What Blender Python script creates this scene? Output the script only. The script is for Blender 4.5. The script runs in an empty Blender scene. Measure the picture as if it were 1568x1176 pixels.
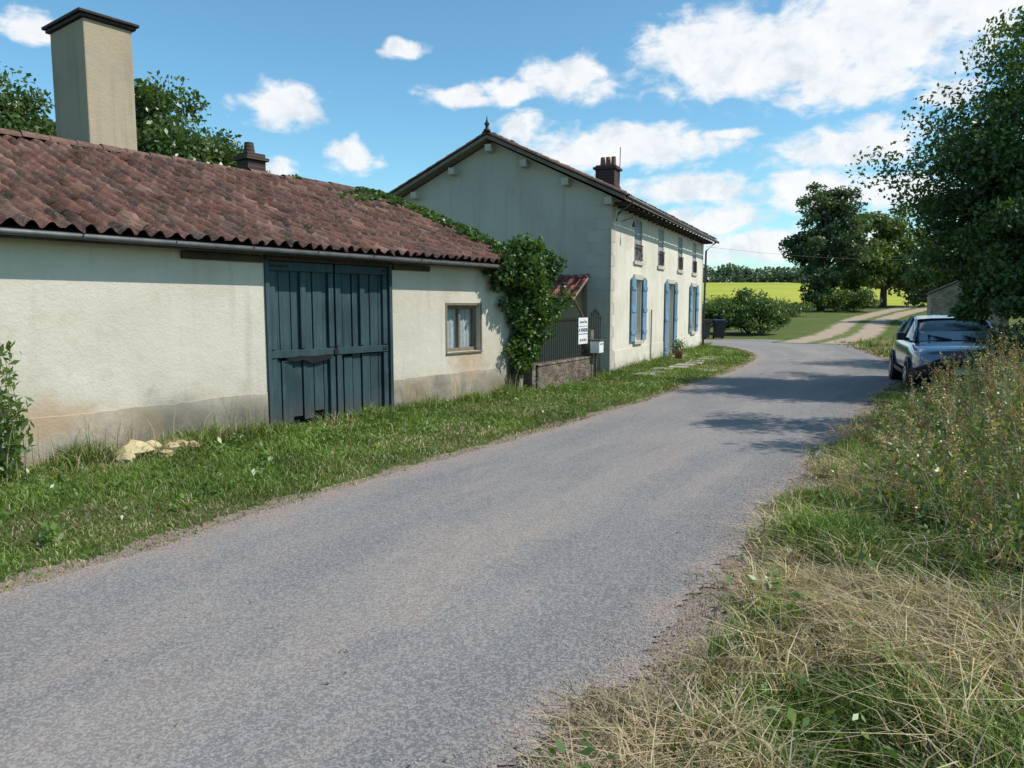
import bpy, bmesh, math, numpy as np
from mathutils import Vector
scene = bpy.context.scene
COL = scene.collection

# ------------------------------------------------------------------ helpers
def link(o, parent=None):
    COL.objects.link(o)
    if parent is not None:
        o.parent = parent
    return o

def empty(name):
    e = bpy.data.objects.new(name, None)
    e.empty_display_size = 0.3
    return link(e)

def mesh_py(name, V, F, mat, parent=None, smooth=False, col=None, uv=None):
    me = bpy.data.meshes.new(name)
    me.from_pydata([tuple(map(float, v)) for v in V], [], [tuple(map(int, f)) for f in F])
    if smooth:
        me.polygons.foreach_set('use_smooth', [True]*len(me.polygons))
    if col is not None:
        a = me.color_attributes.new('Col', 'FLOAT_COLOR', 'POINT')
        c = np.ones((len(V), 4), np.float32); c[:, :3] = col
        a.data.foreach_set('color', c.ravel())
    me.materials.append(mat)
    me.update()
    return link(bpy.data.objects.new(name, me), parent)

def mesh_np(name, V, F, mat, parent=None, col=None, smooth=False, uv=None):
    V = np.asarray(V, np.float32); F = np.asarray(F, np.int32)
    me = bpy.data.meshes.new(name)
    n, k = F.shape
    me.vertices.add(len(V)); me.vertices.foreach_set('co', V.ravel())
    me.loops.add(n*k); me.loops.foreach_set('vertex_index', F.ravel())
    me.polygons.add(n)
    me.polygons.foreach_set('loop_start', np.arange(0, n*k, k, dtype=np.int32))
    me.polygons.foreach_set('loop_total', np.full(n, k, np.int32))
    if smooth:
        me.polygons.foreach_set('use_smooth', np.ones(n, bool))
    me.update(calc_edges=True)
    if col is not None:
        a = me.color_attributes.new('Col', 'FLOAT_COLOR', 'POINT')
        c = np.ones((len(V), 4), np.float32); c[:, :3] = col
        a.data.foreach_set('color', c.ravel())
    if uv is not None:
        l = me.uv_layers.new(name='UVMap')
        l.data.foreach_set('uv', np.asarray(uv, np.float32)[F.ravel()].ravel())
    me.materials.append(mat)
    return link(bpy.data.objects.new(name, me), parent)

BOXF = [(0,1,2,3),(7,6,5,4),(0,4,5,1),(1,5,6,2),(2,6,7,3),(3,7,4,0)]
class Geo:
    def __init__(s): s.V=[]; s.F=[]
    def add(s, V, F):
        b=len(s.V); s.V += [tuple(v) for v in V]; s.F += [tuple(i+b for i in f) for f in F]
    def box(s, fr, a0,a1,b0,b1,c0,c1):
        V=[fr(a0,b0,c0),fr(a1,b0,c0),fr(a1,b1,c0),fr(a0,b1,c0),fr(a0,b0,c1),fr(a1,b0,c1),fr(a1,b1,c1),fr(a0,b1,c1)]
        s.add(V, [(0,3,2,1),(4,5,6,7),(0,1,5,4),(1,2,6,5),(2,3,7,6),(3,0,4,7)])
    def tube(s, pts, rad, n=8, cap=True):
        pts=[Vector(p) for p in pts]
        if not hasattr(rad,'__len__'): rad=[rad]*len(pts)
        V=[];F=[]
        for i,p in enumerate(pts):
            d=(pts[min(i+1,len(pts)-1)]-pts[max(i-1,0)]).normalized()
            up=Vector((0,0,1)) if abs(d.z)<.9 else Vector((1,0,0))
            x=d.cross(up).normalized(); y=x.cross(d).normalized()
            for j in range(n):
                t=2*math.pi*j/n
                V.append(p+(x*math.cos(t)+y*math.sin(t))*rad[i])
        for i in range(len(pts)-1):
            for j in range(n):
                F.append((i*n+j,i*n+(j+1)%n,(i+1)*n+(j+1)%n,(i+1)*n+j))
        if cap:
            F.append(tuple(range(n-1,-1,-1))); F.append(tuple((len(pts)-1)*n+j for j in range(n)))
        s.add(V,F)
    def obj(s,name,mat,parent=None,smooth=False,bevel=0):
        o=mesh_py(name,s.V,s.F,mat,parent,smooth)
        if bevel:
            m=o.modifiers.new('b','BEVEL'); m.width=bevel; m.segments=2; m.limit_method='ANGLE'
        return o

def frame(O, d, n):
    return lambda s,o,z: (O[0]+d[0]*s+n[0]*o, O[1]+d[1]*s+n[1]*o, z)

def vn(x,y,seed,sc):
    r=np.random.default_rng(seed); out=0
    for i in range(7):
        a=r.uniform(0,6.28); f=sc*r.uniform(.5,2.2); out=out+np.sin((x*math.cos(a)+y*math.sin(a))*f+r.uniform(0,6.28)+1.3*np.sin((x*math.sin(a)-y*math.cos(a))*f*.7))
    return np.clip(.5+out/7*1.1,0,1)

# ------------------------------------------------------------------ node helpers
def newmat(name):
    m=bpy.data.materials.new(name); m.use_nodes=True
    nt=m.node_tree; nt.nodes.clear()
    out=nt.nodes.new('ShaderNodeOutputMaterial')
    return m,nt,out
class N:
    def __init__(s,nt): s.nt=nt
    def n(s,t,**k):
        x=s.nt.nodes.new(t)
        for a,b in k.items(): setattr(x,a,b)
        return x
    def l(s,a,b): s.nt.links.new(a,b)
    def pos(s): return s.n('ShaderNodeNewGeometry').outputs['Position']
    def noise(s,scale,detail=4,rough=.55,vec=None,dist=0):
        x=s.n('ShaderNodeTexNoise'); x.inputs['Scale'].default_value=scale; x.inputs['Detail'].default_value=detail; x.inputs['Roughness'].default_value=rough; x.inputs['Distortion'].default_value=dist
        s.l(vec if vec is not None else s.pos(), x.inputs['Vector']); return x.outputs['Fac']
    def math(s,op,a,b=None,clamp=False):
        x=s.n('ShaderNodeMath',operation=op,use_clamp=clamp)
        for i,v in enumerate((a,b)):
            if v is None: continue
            if isinstance(v,(int,float)): x.inputs[i].default_value=v
            else: s.l(v,x.inputs[i])
        return x.outputs[0]
    def ramp(s,fac,stops,interp='LINEAR'):
        x=s.n('ShaderNodeValToRGB'); r=x.color_ramp; r.interpolation=interp
        while len(r.elements)<len(stops): r.elements.new(.5)
        for e,(p,c) in zip(r.elements,stops):
            e.position=p; e.color=(c,c,c,1) if isinstance(c,(int,float)) else (*c,1)
        s.l(fac,x.inputs[0]); return x.outputs[0]
    def mr(s,v,a,b,c=0,d=1,smooth=True):
        x=s.n('ShaderNodeMapRange'); x.interpolation_type='SMOOTHSTEP' if smooth else 'LINEAR'
        s.l(v,x.inputs[0])
        for i,q in zip((1,2,3,4),(a,b,c,d)): x.inputs[i].default_value=q
        return x.outputs[0]
    def mix(s,f,a,b,mode='MIX'):
        x=s.n('ShaderNodeMix',data_type='RGBA',blend_type=mode)
        for i,v in ((0,f),(6,a),(7,b)):
            if isinstance(v,(int,float)): x.inputs[i].default_value=v
            elif isinstance(v,tuple): x.inputs[i].default_value=(*v,1)
            else: s.l(v,x.inputs[i])
        return x.outputs[2]
    def sep(s,v):
        x=s.n('ShaderNodeSeparateXYZ'); s.l(v,x.inputs[0]); return x.outputs
    def bsdf(s,out,col,rough=.8,bump=None,bstr=.3,bdist=.01,metal=0,coat=0,spec=.3):
        x=s.n('ShaderNodeBsdfPrincipled')
        if isinstance(col,tuple): x.inputs['Base Color'].default_value=(*col,1)
        else: s.l(col,x.inputs['Base Color'])
        if isinstance(rough,(int,float)): x.inputs['Roughness'].default_value=rough
        else: s.l(rough,x.inputs['Roughness'])
        x.inputs['Metallic'].default_value=metal; x.inputs['Coat Weight'].default_value=coat; x.inputs['Specular IOR Level'].default_value=spec
        if bump is not None:
            b=s.n('ShaderNodeBump'); b.inputs['Strength'].default_value=bstr; b.inputs['Distance'].default_value=bdist
            s.l(bump,b.inputs['Height']); s.l(b.outputs[0],x.inputs['Normal'])
        s.l(x.outputs[0],out.inputs[0]); return x

def simple(name,c1,c2,scale=5,rough=.75,bscale=None,bstr=.3,bdist=.01,metal=0,coat=0,spec=.3):
    m,nt,out=newmat(name); k=N(nt)
    f=k.noise(scale,3,.6)
    col=k.mix(k.mr(f,.3,.7),c1,c2)
    b=k.noise(bscale,4) if bscale else None
    k.bsdf(out,col,rough,b,bstr,bdist,metal,coat,spec); return m

# ---- materials
def plaster(name,base,base2,stain,zstain,seedoff=0.,rust=.25,spot=None,sf=.8):
    m,nt,out=newmat(name); k=N(nt)
    P=k.pos(); x=k.n('ShaderNodeVectorMath',operation='ADD'); k.l(P,x.inputs[0]); x.inputs[1].default_value=(seedoff,seedoff,0); P2=x.outputs[0]
    big=k.noise(.7,4,.6,P2); med=k.noise(3,4,.65,P2)
    col=k.mix(k.mr(big,.35,.68),base,base2)
    z=k.sep(P)[2]
    zz=k.math('SUBTRACT',z,k.math('MULTIPLY',med,zstain*1.3))
    foot=k.mr(zz,zstain*.1,-zstain*.65)
    sm=k.math('MULTIPLY',foot,k.mr(big,.36,.56,.35,1.))
    col=k.mix(k.math('MULTIPLY',sm,sf),col,stain)
    mp=k.n('ShaderNodeMapping'); mp.inputs['Scale'].default_value=(5,5,.35); k.l(P2,mp.inputs[0])
    st=k.noise(1.2,4,.6,mp.outputs[0])
    col=k.mix(k.math('MULTIPLY',k.mr(st,.5,.75),.36),col,tuple(c*.55 for c in base))
    fine=k.noise(38,3,.6,P2)
    col=k.mix(k.mr(fine,.25,.75,0,.18),col,tuple(c*.6 for c in base))
    mus=k.mr(k.noise(.9,4,.7,P2),.54,.68)
    col=k.mix(k.math('MULTIPLY',mus,rust),col,(.40,.28,.16))
    if spot:
        for (sx,sy,sz,rr,cc) in spot:
            d=k.n('ShaderNodeVectorMath',operation='DISTANCE'); 
            mp2=k.n('ShaderNodeMapping'); mp2.inputs['Scale'].default_value=(1,1,1.5); k.l(P,mp2.inputs[0]); k.l(mp2.outputs[0],d.inputs[0]); d.inputs[1].default_value=(sx,sy,sz*1.5)
            f=k.mr(k.math('ADD',d.outputs['Value'],k.math('MULTIPLY',k.math('SUBTRACT',med,.5),1.1)),rr,rr*.2)
            col=k.mix(k.math('MULTIPLY',f,.62),col,cc)
    bm=k.math('ADD',k.math('MULTIPLY',med,1.6),k.math('MULTIPLY',fine,.5))
    k.bsdf(out,col,.9,bm,.5,.02,spec=.15); return m
d1=(.604,.797); n1=(.797,-.604); O1=(n1[0]*-8.55,n1[1]*-8.55)
B=frame(O1,d1,n1)
SP=[(*B(9.95,0,.72),.62,(.40,.23,.10)),(*B(4.6,0,.28),.75,(.12,.11,.09)),(*B(5.5,0,.22),.55,(.10,.10,.085)),(*B(8.6,0,.3),.4,(.26,.18,.10)),(*B(1.9,0,.5),.8,(.33,.22,.12)),(*B(3.2,0,.5),.6,(.38,.24,.12)),(*B(10.8,0,.2),.45,(.20,.18,.13)),(*B(3.3,0,.1),.35,(.10,.10,.08))]
M_plaster=plaster('lime_plaster',(.600,.545,.455),(.53,.475,.39),(.36,.25,.15),1.0,0,.28,SP)
M_plinth=plaster('plinth_render',(.54,.49,.41),(.46,.40,.315),(.15,.13,.10),1.2,7.3,.6,SP,.9)
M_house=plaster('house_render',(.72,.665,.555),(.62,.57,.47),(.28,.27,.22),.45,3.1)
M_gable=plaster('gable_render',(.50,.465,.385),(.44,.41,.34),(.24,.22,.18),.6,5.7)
M_quoin=plaster('quoin_stone',(.46,.42,.34),(.53,.48,.39),(.25,.22,.18),.4,9.7)
M_chim=plaster('chimney_render',(.42,.34,.24),(.34,.28,.205),(.2,.17,.13),.3,11.)

def tilemat(name):
    m,nt,out=newmat(name); k=N(nt)
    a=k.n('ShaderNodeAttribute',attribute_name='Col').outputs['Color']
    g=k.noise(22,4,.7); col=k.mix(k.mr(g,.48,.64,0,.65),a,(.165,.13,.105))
    g2=k.noise(3.2,4,.7); col=k.mix(k.mr(g2,.45,.7,0,.7),col,(.05,.033,.027))
    g3=k.noise(60,2,.6); col=k.mix(k.mr(g3,.60,.70,0,.6),col,(.30,.27,.20))
    k.bsdf(out,col,.85,g3,.5,.01,spec=.2); return m
M_tile=tilemat('canal_tile')

def woodmat(name,c1,c2,rough=.6,wear=(.25,.24,.22),wa=.5,foot=False):
    m,nt,out=newmat(name); k=N(nt)
    mp=k.n('ShaderNodeMapping'); mp.inputs['Scale'].default_value=(14,14,.9); k.l(k.pos(),mp.inputs[0])
    f=k.noise(1.5,4,.6,mp.outputs[0]); col=k.mix(k.mr(f,.3,.7),c1,c2)
    w=k.noise(5,4,.75,mp.outputs[0]); col=k.mix(k.mr(w,.56,.70,0,wa),col,wear)
    big=k.noise(1.5,3); col=k.mix(k.mr(big,.42,.7,0,.6),col,tuple(c*.5 for c in c1))
    if foot:
        z=k.sep(k.pos())[2]; col=k.mix(k.math('MULTIPLY',k.mr(z,.5,.02),k.mr(w,.38,.58)),col,(.085,.072,.055))
    k.bsdf(out,col,rough,f,.4,.006); return m
M_blue=woodmat('barn_door_paint',(.024,.052,.062),(.040,.074,.084),.65,(.14,.155,.145),.65,True)
M_shut=woodmat('shutter_paint',(.14,.26,.38),(.18,.31,.43),.5,(.28,.34,.38),.4)
M_upsh=woodmat('grey_shutter_paint',(.32,.32,.31),(.38,.375,.36),.6,(.22,.22,.2),.4)
M_brown=woodmat('old_brown_wood',(.045,.032,.024),(.075,.055,.04),.8,(.14,.12,.10),.4)
M_grey=woodmat('weathered_wood',(.16,.13,.10),(.22,.18,.13),.8,(.3,.27,.22),.4)
M_iron=simple('wrought_iron',(.018,.017,.017),(.045,.03,.022),12,.6,metal=.3)
M_zinc=simple('zinc',(.085,.088,.09),(.13,.13,.125),6,.55,metal=.4)
M_dark=simple('dark_void',(.008,.008,.008),(.012,.012,.012),4,.9)
M_white=simple('white_paint',(.7,.7,.68),(.78,.78,.76),6,.5)
M_text=simple('dark_lettering',(.02,.03,.03),(.03,.04,.05),6,.6)
M_red=simple('terracotta_pot',(.20,.08,.055),(.28,.12,.08),9,.8)
M_lacquer=simple('bin_plastic',(.02,.022,.024),(.03,.032,.034),7,.5)
M_blueplast=simple('blue_bin_lid',(.03,.07,.16),(.04,.09,.2),7,.5)
M_curtain=simple('curtain',(.26,.30,.30),(.36,.39,.38),11,.9)
M_bark=simple('bark',(.05,.04,.03),(.10,.085,.065),9,.9,30,.8,.03)
def glassm():
    m,nt,out=newmat('window_glass'); k=N(nt)
    k.bsdf(out,k.mix(k.noise(3,2),(.02,.025,.03),(.06,.07,.08)),.08,spec=.6); return m
M_glass=glassm()
def stonewall(name,c1,c2,mort,sc):
    m,nt,out=newmat(name); k=N(nt)
    v=k.n('ShaderNodeTexVoronoi',feature='DISTANCE_TO_EDGE'); v.inputs['Scale'].default_value=sc; 
    mp=k.n('ShaderNodeMapping'); mp.inputs['Scale'].default_value=(1,1,1.8); k.l(k.pos(),mp.inputs[0]); k.l(mp.outputs[0],v.inputs['Vector'])
    v2=k.n('ShaderNodeTexVoronoi'); v2.inputs['Scale'].default_value=sc; k.l(mp.outputs[0],v2.inputs['Vector'])
    col=k.mix(k.sep(v2.outputs['Color'])[0],c1,c2)
    col=k.mix(k.mr(k.noise(5,4,.7),.42,.65,0,.75),col,tuple(c*.35 for c in c1))
    e=k.mr(v.outputs['Distance'],.01,.07)
    col=k.mix(e,mort,col)
    k.bsdf(out,col,.9,e,.7,.03); return m
M_stone=stonewall('rubble_stone',(.13,.10,.075),(.26,.20,.15),(.18,.155,.125),4.5)
def brickm():
    m,nt,out=newmat('chimney_brick'); k=N(nt)
    col=k.mix(k.noise(16,4),(.085,.045,.035),(.04,.03,.028))
    z=k.sep(k.pos())[2]; w=k.math('FRACT',k.math('MULTIPLY',z,12.5))
    col=k.mix(k.mr(w,.08,.16),(.13,.12,.10),col)
    k.bsdf(out,col,.9,w,.3,.01); return m
M_brick=brickm()

def foliage(name,trans=.3,gloss=.5,gm=.045):
    m,nt,out=newmat(name); k=N(nt)
    a=k.n('ShaderNodeAttribute',attribute_name='Col').outputs['Color']
    p=k.n('ShaderNodeBsdfDiffuse'); k.l(a,p.inputs['Color'])
    t=k.n('ShaderNodeBsdfTranslucent'); k.l(k.mix(1.,a,(1.6,1.6,.7),'MULTIPLY'),t.inputs[0])
    mx=k.n('ShaderNodeMixShader'); mx.inputs[0].default_value=trans
    k.l(p.outputs[0],mx.inputs[1]); k.l(t.outputs[0],mx.inputs[2])
    gl=k.n('ShaderNodeBsdfGlossy'); gl.inputs['Roughness'].default_value=gloss; gl.inputs['Color'].default_value=(.8,.85,.8,1)
    m2=k.n('ShaderNodeMixShader'); m2.inputs[0].default_value=gm; k.l(mx.outputs[0],m2.inputs[1]); k.l(gl.outputs[0],m2.inputs[2])
    k.l(m2.outputs[0],out.inputs[0]); return m
M_leaf=foliage('leaf_foliage',.34,.4,.05)
M_grass=foliage('grass_blade',.25,.5,.03)

# ------------------------------------------------------------------ terrain
def H(x,y):
    x=np.asarray(x,float); y=np.asarray(y,float)
    t=np.clip((y-38.5)/36.5,0,None)
    h=np.where(t<1,1.7*np.clip(t,0,1)**1.3,1.7+.043*(np.clip(y,75,255)-75))
    return h
def spaced(lo,hi,n,c,k):
    a=np.arcsinh((lo-c)/k); b=np.arcsinh((hi-c)/k); return c+k*np.sinh(np.linspace(a,b,n))
gx=spaced(-1500,1500,180,5,12); gy=np.unique(np.concatenate([spaced(-600,3000,220,15,14),[38.5,75,255]]))
X,Y=np.meshgrid(gx,gy); Z=H(X,Y)
idx=np.arange(X.size).reshape(X.shape)
def gridF(idx): return np.stack([idx[:-1,:-1],idx[:-1,1:],idx[1:,1:],idx[1:,:-1]],-1).reshape(-1,4)
m,nt,out=newmat('ground_grass'); k=N(nt)
n1_=k.noise(.35,4,.6); n2_=k.noise(6,4,.7); n3_=k.noise(60,3,.7)
col=k.mix(k.mr(n1_,.35,.65),(.085,.135,.028),(.13,.16,.045))
col=k.mix(k.mr(n2_,.45,.75,0,.8),col,(.19,.15,.09))
col=k.mix(k.mr(n3_,.4,.7,0,.5),col,(.05,.065,.02))
k.bsdf(out,col,.95,n3_,.8,.04,spec=.1); M_ground=m
mesh_np('ground',np.stack([X,Y,Z],-1).reshape(-1,3),gridF(idx),M_ground,smooth=True)

fx=np.linspace(-60,62,90); fy=np.concatenate([np.linspace(76,84,12),np.linspace(86,252,66)])
X,Y=np.meshgrid(fx,fy); X=X+ (Y-76)*.18; Z=H(X,Y)+np.clip(.03+(Y-76)*.06,.03,.40)
idx=np.arange(X.size).reshape(X.shape)
m,nt,out=newmat('crop_field'); k=N(nt)
mp=k.n('ShaderNodeMapping'); mp.inputs['Scale'].default_value=(.25,1.6,1); k.l(k.pos(),mp.inputs[0])
col=k.mix(k.mr(k.noise(.06,4,.6),.35,.65),(.34,.36,.05),(.42,.41,.07))
col=k.mix(k.mr(k.noise(.5,4,.75,mp.outputs[0]),.4,.65,0,.5),col,(.22,.27,.035))
yy=k.sep(k.pos())[1]; col=k.mix(k.mr(yy,160,250,0,.3),col,(.19,.26,.06))
k.bsdf(out,col,.95,spec=.05)
mesh_np('crop_field',np.stack([X,Y,Z],-1).reshape(-1,3),gridF(idx),m,smooth=True)

# ------------------------------------------------------------------ road
def crom(P):
    P=[np.array(p,float) for p in P]; P=[2*P[0]-P[1]]+P+[2*P[-1]-P[-2]]
    out=[]
    for i in range(1,len(P)-2):
        n=14
        for j in range(n):
            t=j/n; p0,p1,p2,p3=P[i-1:i+3]
            out.append(.5*((2*p1)+(-p0+p2)*t+(2*p0-5*p1+4*p2-p3)*t*t+(-p0+3*p1-3*p2+p3)*t**3))
    out.append(P[-2]); return np.array(out)
Lp=[(-9,-7),(-6,-1.5),(-4.45,1.5),(-3.03,4.2),(-2.49,5.13),(-1.51,6.86),(.81,10.55),(2.8,13.9),(6.17,20.07),(8.2,24.8),(9.0,28.5),(8.8,31),(7.6,32.8),(4.5,33.4),(-12,34)]
Rp=[(-5.6,-8),(-3.4,-3),(-1.55,0),(.04,2.57),(.716,3.586),(2.306,6.27),(4.53,10.0),(7.1,14.2),(9.6,18.1),(11.9,23.8),(13.7,29.5),(14.6,34.2),(12.8,37.6),(6,37.6),(-12,38)]
L=crom(Lp); R=crom(Rp)
def jit(A,amp,seed):
    s=np.concatenate([[0],np.cumsum(np.linalg.norm(np.diff(A,axis=0),axis=1))])
    r=np.random.default_rng(seed)
    d=np.gradient(A,axis=0); d/=np.linalg.norm(d,axis=1)[:,None]; nn=np.stack([-d[:,1],d[:,0]],1)
    off=sum(np.sin(s*f+r.uniform(0,6.28)) for f in (1.1,2.7,5.3,9.1))/4*amp+r.normal(0,amp*.25,len(s))
    return A+nn*off[:,None]
def resamp(A,n):
    t=np.linspace(0,len(A)-1,n); return np.stack([np.interp(t,np.arange(len(A)),A[:,i]) for i in (0,1)],1)
L=resamp(L,900); R=resamp(R,900)
Lj=jit(L,.07,1); Rj=jit(R,.10,2)
def strip(name,A,B_,z,mat,nu=9):
    t=np.linspace(0,1,nu)
    P=A[:,None,:]*(1-t)[None,:,None]+B_[:,None,:]*t[None,:,None]
    mid=(A+B_)/2; s=np.concatenate([[0],np.cumsum(np.linalg.norm(np.diff(mid,axis=0),axis=1))])
    zz=H(P[...,0],P[...,1])+z
    V=np.concatenate([P,zz[...,None]],-1).reshape(-1,3)
    uv=np.stack([np.broadcast_to(t[None,:],P.shape[:2]),np.broadcast_to(s[:,None],P.shape[:2])],-1).reshape(-1,2)
    return mesh_np(name,V,gridF(np.arange(len(A)*nu).reshape(len(A),nu)),mat,uv=uv,smooth=True)
m,nt,out=newmat('asphalt_road'); k=N(nt)
UV=k.n('ShaderNodeUVMap',uv_map='UVMap').outputs[0]; u=k.sep(UV)[0]
mp=k.n('ShaderNodeMapping'); mp.inputs['Scale'].default_value=(9,.35,1); k.l(UV,mp.inputs[0])
streak=k.noise(1,4,.6,mp.outputs[0])
big=k.noise(.45,4,.6); med=k.noise(2.2,4,.7); fine=k.noise(120,2,.8); grain=k.noise(45,3,.7)
wob=k.math('ADD',u,k.math('MULTIPLY',k.math('SUBTRACT',med,.5),.26))
col=k.mix(k.mr(big,.35,.65),(.195,.186,.182),(.230,.217,.208))
cr=k.math('MULTIPLY',k.mr(wob,.38,.54),k.mr(wob,.72,.56))
crown_=k.math('MULTIPLY',cr,k.mr(grain,.3,.7,.45,1.))
col=k.mix(k.math('MULTIPLY',crown_,.62),col,(.35,.29,.245))
col=k.mix(k.mr(streak,.48,.70,0,.7),col,(.32,.26,.22))
col=k.mix(k.mr(streak,.50,.28,0,.65),col,(.155,.152,.153))
edge=k.math('MAXIMUM',k.mr(wob,.12,.0),k.mr(wob,.90,1.0))
col=k.mix(k.math('MULTIPLY',edge,.75),col,(.33,.24,.19))
rg=k.math('MULTIPLY',k.mr(wob,.80,.88),k.mr(wob,1.0,.93)); col=k.mix(k.math('MULTIPLY',rg,.6),col,(.155,.150,.148))
pk=k.noise(.8,4,.7); col=k.mix(k.mr(pk,.60,.72,0,.45),col,(.31,.205,.18))
v=k.n('ShaderNodeTexVoronoi'); v.inputs['Scale'].default_value=95; k.l(k.pos(),v.inputs['Vector'])
chip=k.sep(v.outputs['Color'])[0]
col=k.mix(k.mr(chip,.0,1,.05,.46,False),col,k.mix(k.mr(chip,.45,.55),(.095,.09,.09),(.46,.42,.38)))
col=k.mix(k.mr(fine,.45,.7,0,.45),col,(.09,.087,.085))
col=k.mix(k.mr(grain,.5,.7,0,.35),col,(.12,.113,.11))
k.bsdf(out,col,.85,k.math('ADD',fine,k.math('MULTIPLY',grain,1.2)),.6,.01,spec=.2); M_road=m
strip('road',Lj,Rj,.014,M_road)
m,nt,out=newmat('shoulder_dirt'); k=N(nt)
col=k.mix(k.mr(k.noise(3,4,.7),.35,.65),(.27,.19,.14),(.22,.18,.14))
v=k.n('ShaderNodeTexVoronoi'); v.inputs['Scale'].default_value=70; k.l(k.pos(),v.inputs['Vector'])
col=k.mix(k.mr(k.sep(v.outputs['Color'])[1],.6,.8,0,.4),col,(.32,.28,.24))
k.bsdf(out,col,.95,v.outputs['Distance'],.6,.015,spec=.1); M_dirt=m
def offs(A,d):
    t=np.gradient(A,axis=0); t/=np.linalg.norm(t,axis=1)[:,None]; return A+np.stack([-t[:,1],t[:,0]],1)*d
strip('road_shoulder',jit(offs(L,.20),.12,5),jit(offs(R,-.50),.3,6),.006,M_dirt,3)

T=resamp(crom([(13.6,33.5),(16.5,38),(20.5,44.5),(24,51),(28,57.5),(36.7,69),(50,84),(66,100)]),300)
m,nt,out=newmat('dirt_track'); k=N(nt)
u=k.sep(k.n('ShaderNodeUVMap',uv_map='UVMap').outputs[0])[0]; w=k.math('ADD',u,k.math('MULTIPLY',k.math('SUBTRACT',k.noise(1.2,4,.6),.5),.35))
a=k.math('ABSOLUTE',k.math('SUBTRACT',w,.5))
rut=k.math('MULTIPLY',k.mr(a,.05,.14),k.mr(a,.48,.38))
gr=k.mix(k.noise(3,4),(.09,.13,.035),(.16,.17,.055))
col=k.mix(rut,gr,k.mix(k.noise(2,4,.7),(.42,.32,.235),(.32,.245,.175)))
k.bsdf(out,col,.95,k.noise(20,4),.6,.03,spec=.1)
strip('dirt_track',offs(T,1.8),offs(T,-1.8),.03,m,5)

# ------------------------------------------------------------------ sky / light
SE=50
S=Vector((.975*math.cos(math.radians(SE)),-.22*math.cos(math.radians(SE)),math.sin(math.radians(SE)))).normalized()
el=math.asin(S.z); rot=math.atan2(S.x,S.y)
sun=bpy.data.lights.new('sun','SUN'); sun.energy=4.8; sun.angle=math.radians(.5); sun.color=(1,.95,.875)
so=link(bpy.data.objects.new('sun',sun)); so.rotation_euler=S.to_track_quat('Z','Y').to_euler(); so.location=(20,-5,30)
w=bpy.data.worlds.new('World'); scene.world=w; w.use_nodes=True
try: w.cycles.sampling_method='MANUAL'; w.cycles.sample_map_resolution=256
except Exception as ex: print(ex)
nt=w.node_tree; nt.nodes.clear(); k=N(nt)
out=k.n('ShaderNodeOutputWorld')
sk=k.n('ShaderNodeTexSky',sky_type='NISHITA'); sk.sun_disc=False; sk.sun_elevation=el; sk.sun_rotation=rot; sk.air_density=1.; sk.dust_density=.5; sk.ozone_density=1.2
tint=k.mix(1.,sk.outputs[0],(.84,1.15,1.15),'MULTIPLY')
hs=k.n('ShaderNodeHueSaturation'); hs.inputs['Saturation'].default_value=1.06; k.l(tint,hs.inputs['Color'])
bg=k.n('ShaderNodeBackground'); bg.inputs[1].default_value=.15; k.l(hs.outputs[0],bg.inputs[0])
D=k.n('ShaderNodeTexCoord').outputs['Generated']; dx,dy,dz=k.sep(D)
az=k.math('ARCTAN2',dx,dy); ele=k.math('ARCSINE',dz)
az=k.math('MULTIPLY',az,57.29578); ele=k.math('MULTIPLY',ele,57.29578)
cb=k.n('ShaderNodeCombineXYZ'); k.l(az,cb.inputs[0]); k.l(ele,cb.inputs[1]); AE=cb.outputs[0]
blobs=[(19.5,17.2,11,3.2),(14.1,18.1,5,2.4),(25.6,17.8,8,4.2),(31.5,19,6.5,3),(24,15,6,1.8),(4.2,16.4,4.0,1.6),(-4.1,15.2,2.9,.8),(0,15.5,2.4,1),
(-8.2,18.2,2,.8),(-16.8,14.1,3.1,1.7),(-11.9,10.9,1.8,1.3),(-32,17,1.7,1.1),(8.1,11.6,8.5,1.8),(.5,13.2,2,1.3),(24,10.8,5.5,1.7),(13,8.5,4.8,1.2),
(21.5,8.1,4.8,1.5),(27.3,7.7,4,1.3),(15.4,6.5,3.6,1.2),(19.5,4.4,9,1.3),(29.5,13.6,2.2,.9),(-17,10,1.4,.8),(16,12.3,2,.5),
(36,5,6,2),(46,14,9,4),(-47,14,9,3),(-60,28,13,6),(5,34,14,5)]
wn=k.n('ShaderNodeTexNoise'); wn.inputs['Scale'].default_value=.4; wn.inputs['Detail'].default_value=3; k.l(AE,wn.inputs['Vector'])
ws=k.n('ShaderNodeVectorMath',operation='MULTIPLY_ADD'); k.l(wn.outputs['Color'],ws.inputs[0]); ws.inputs[1].default_value=(2.6,1.4,0); ws.inputs[2].default_value=(-1.3,-.7,0)
wa=k.n('ShaderNodeVectorMath',operation='ADD'); k.l(AE,wa.inputs[0]); k.l(ws.outputs[0],wa.inputs[1])
mask=None
for (a,e,ra,re_) in blobs:
    s1=k.n('ShaderNodeVectorMath',operation='MULTIPLY_ADD'); k.l(wa.outputs[0],s1.inputs[0]); s1.inputs[1].default_value=(1/ra,1/re_,0); s1.inputs[2].default_value=(-a/ra,-e/re_,0)
    s3=k.n('ShaderNodeVectorMath',operation='LENGTH'); k.l(s1.outputs[0],s3.inputs[0])
    mask=s3.outputs['Value'] if mask is None else k.math('MINIMUM',mask,s3.outputs['Value'])
mask=k.math('MULTIPLY',k.math('SUBTRACT',1.0,k.math('MINIMUM',mask,1.9)),1.5)
mp=k.n('ShaderNodeMapping'); mp.inputs['Scale'].default_value=(.6,1.1,1); k.l(AE,mp.inputs[0])
cn=k.noise(.75,6,.58,mp.outputs[0],.3)
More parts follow.
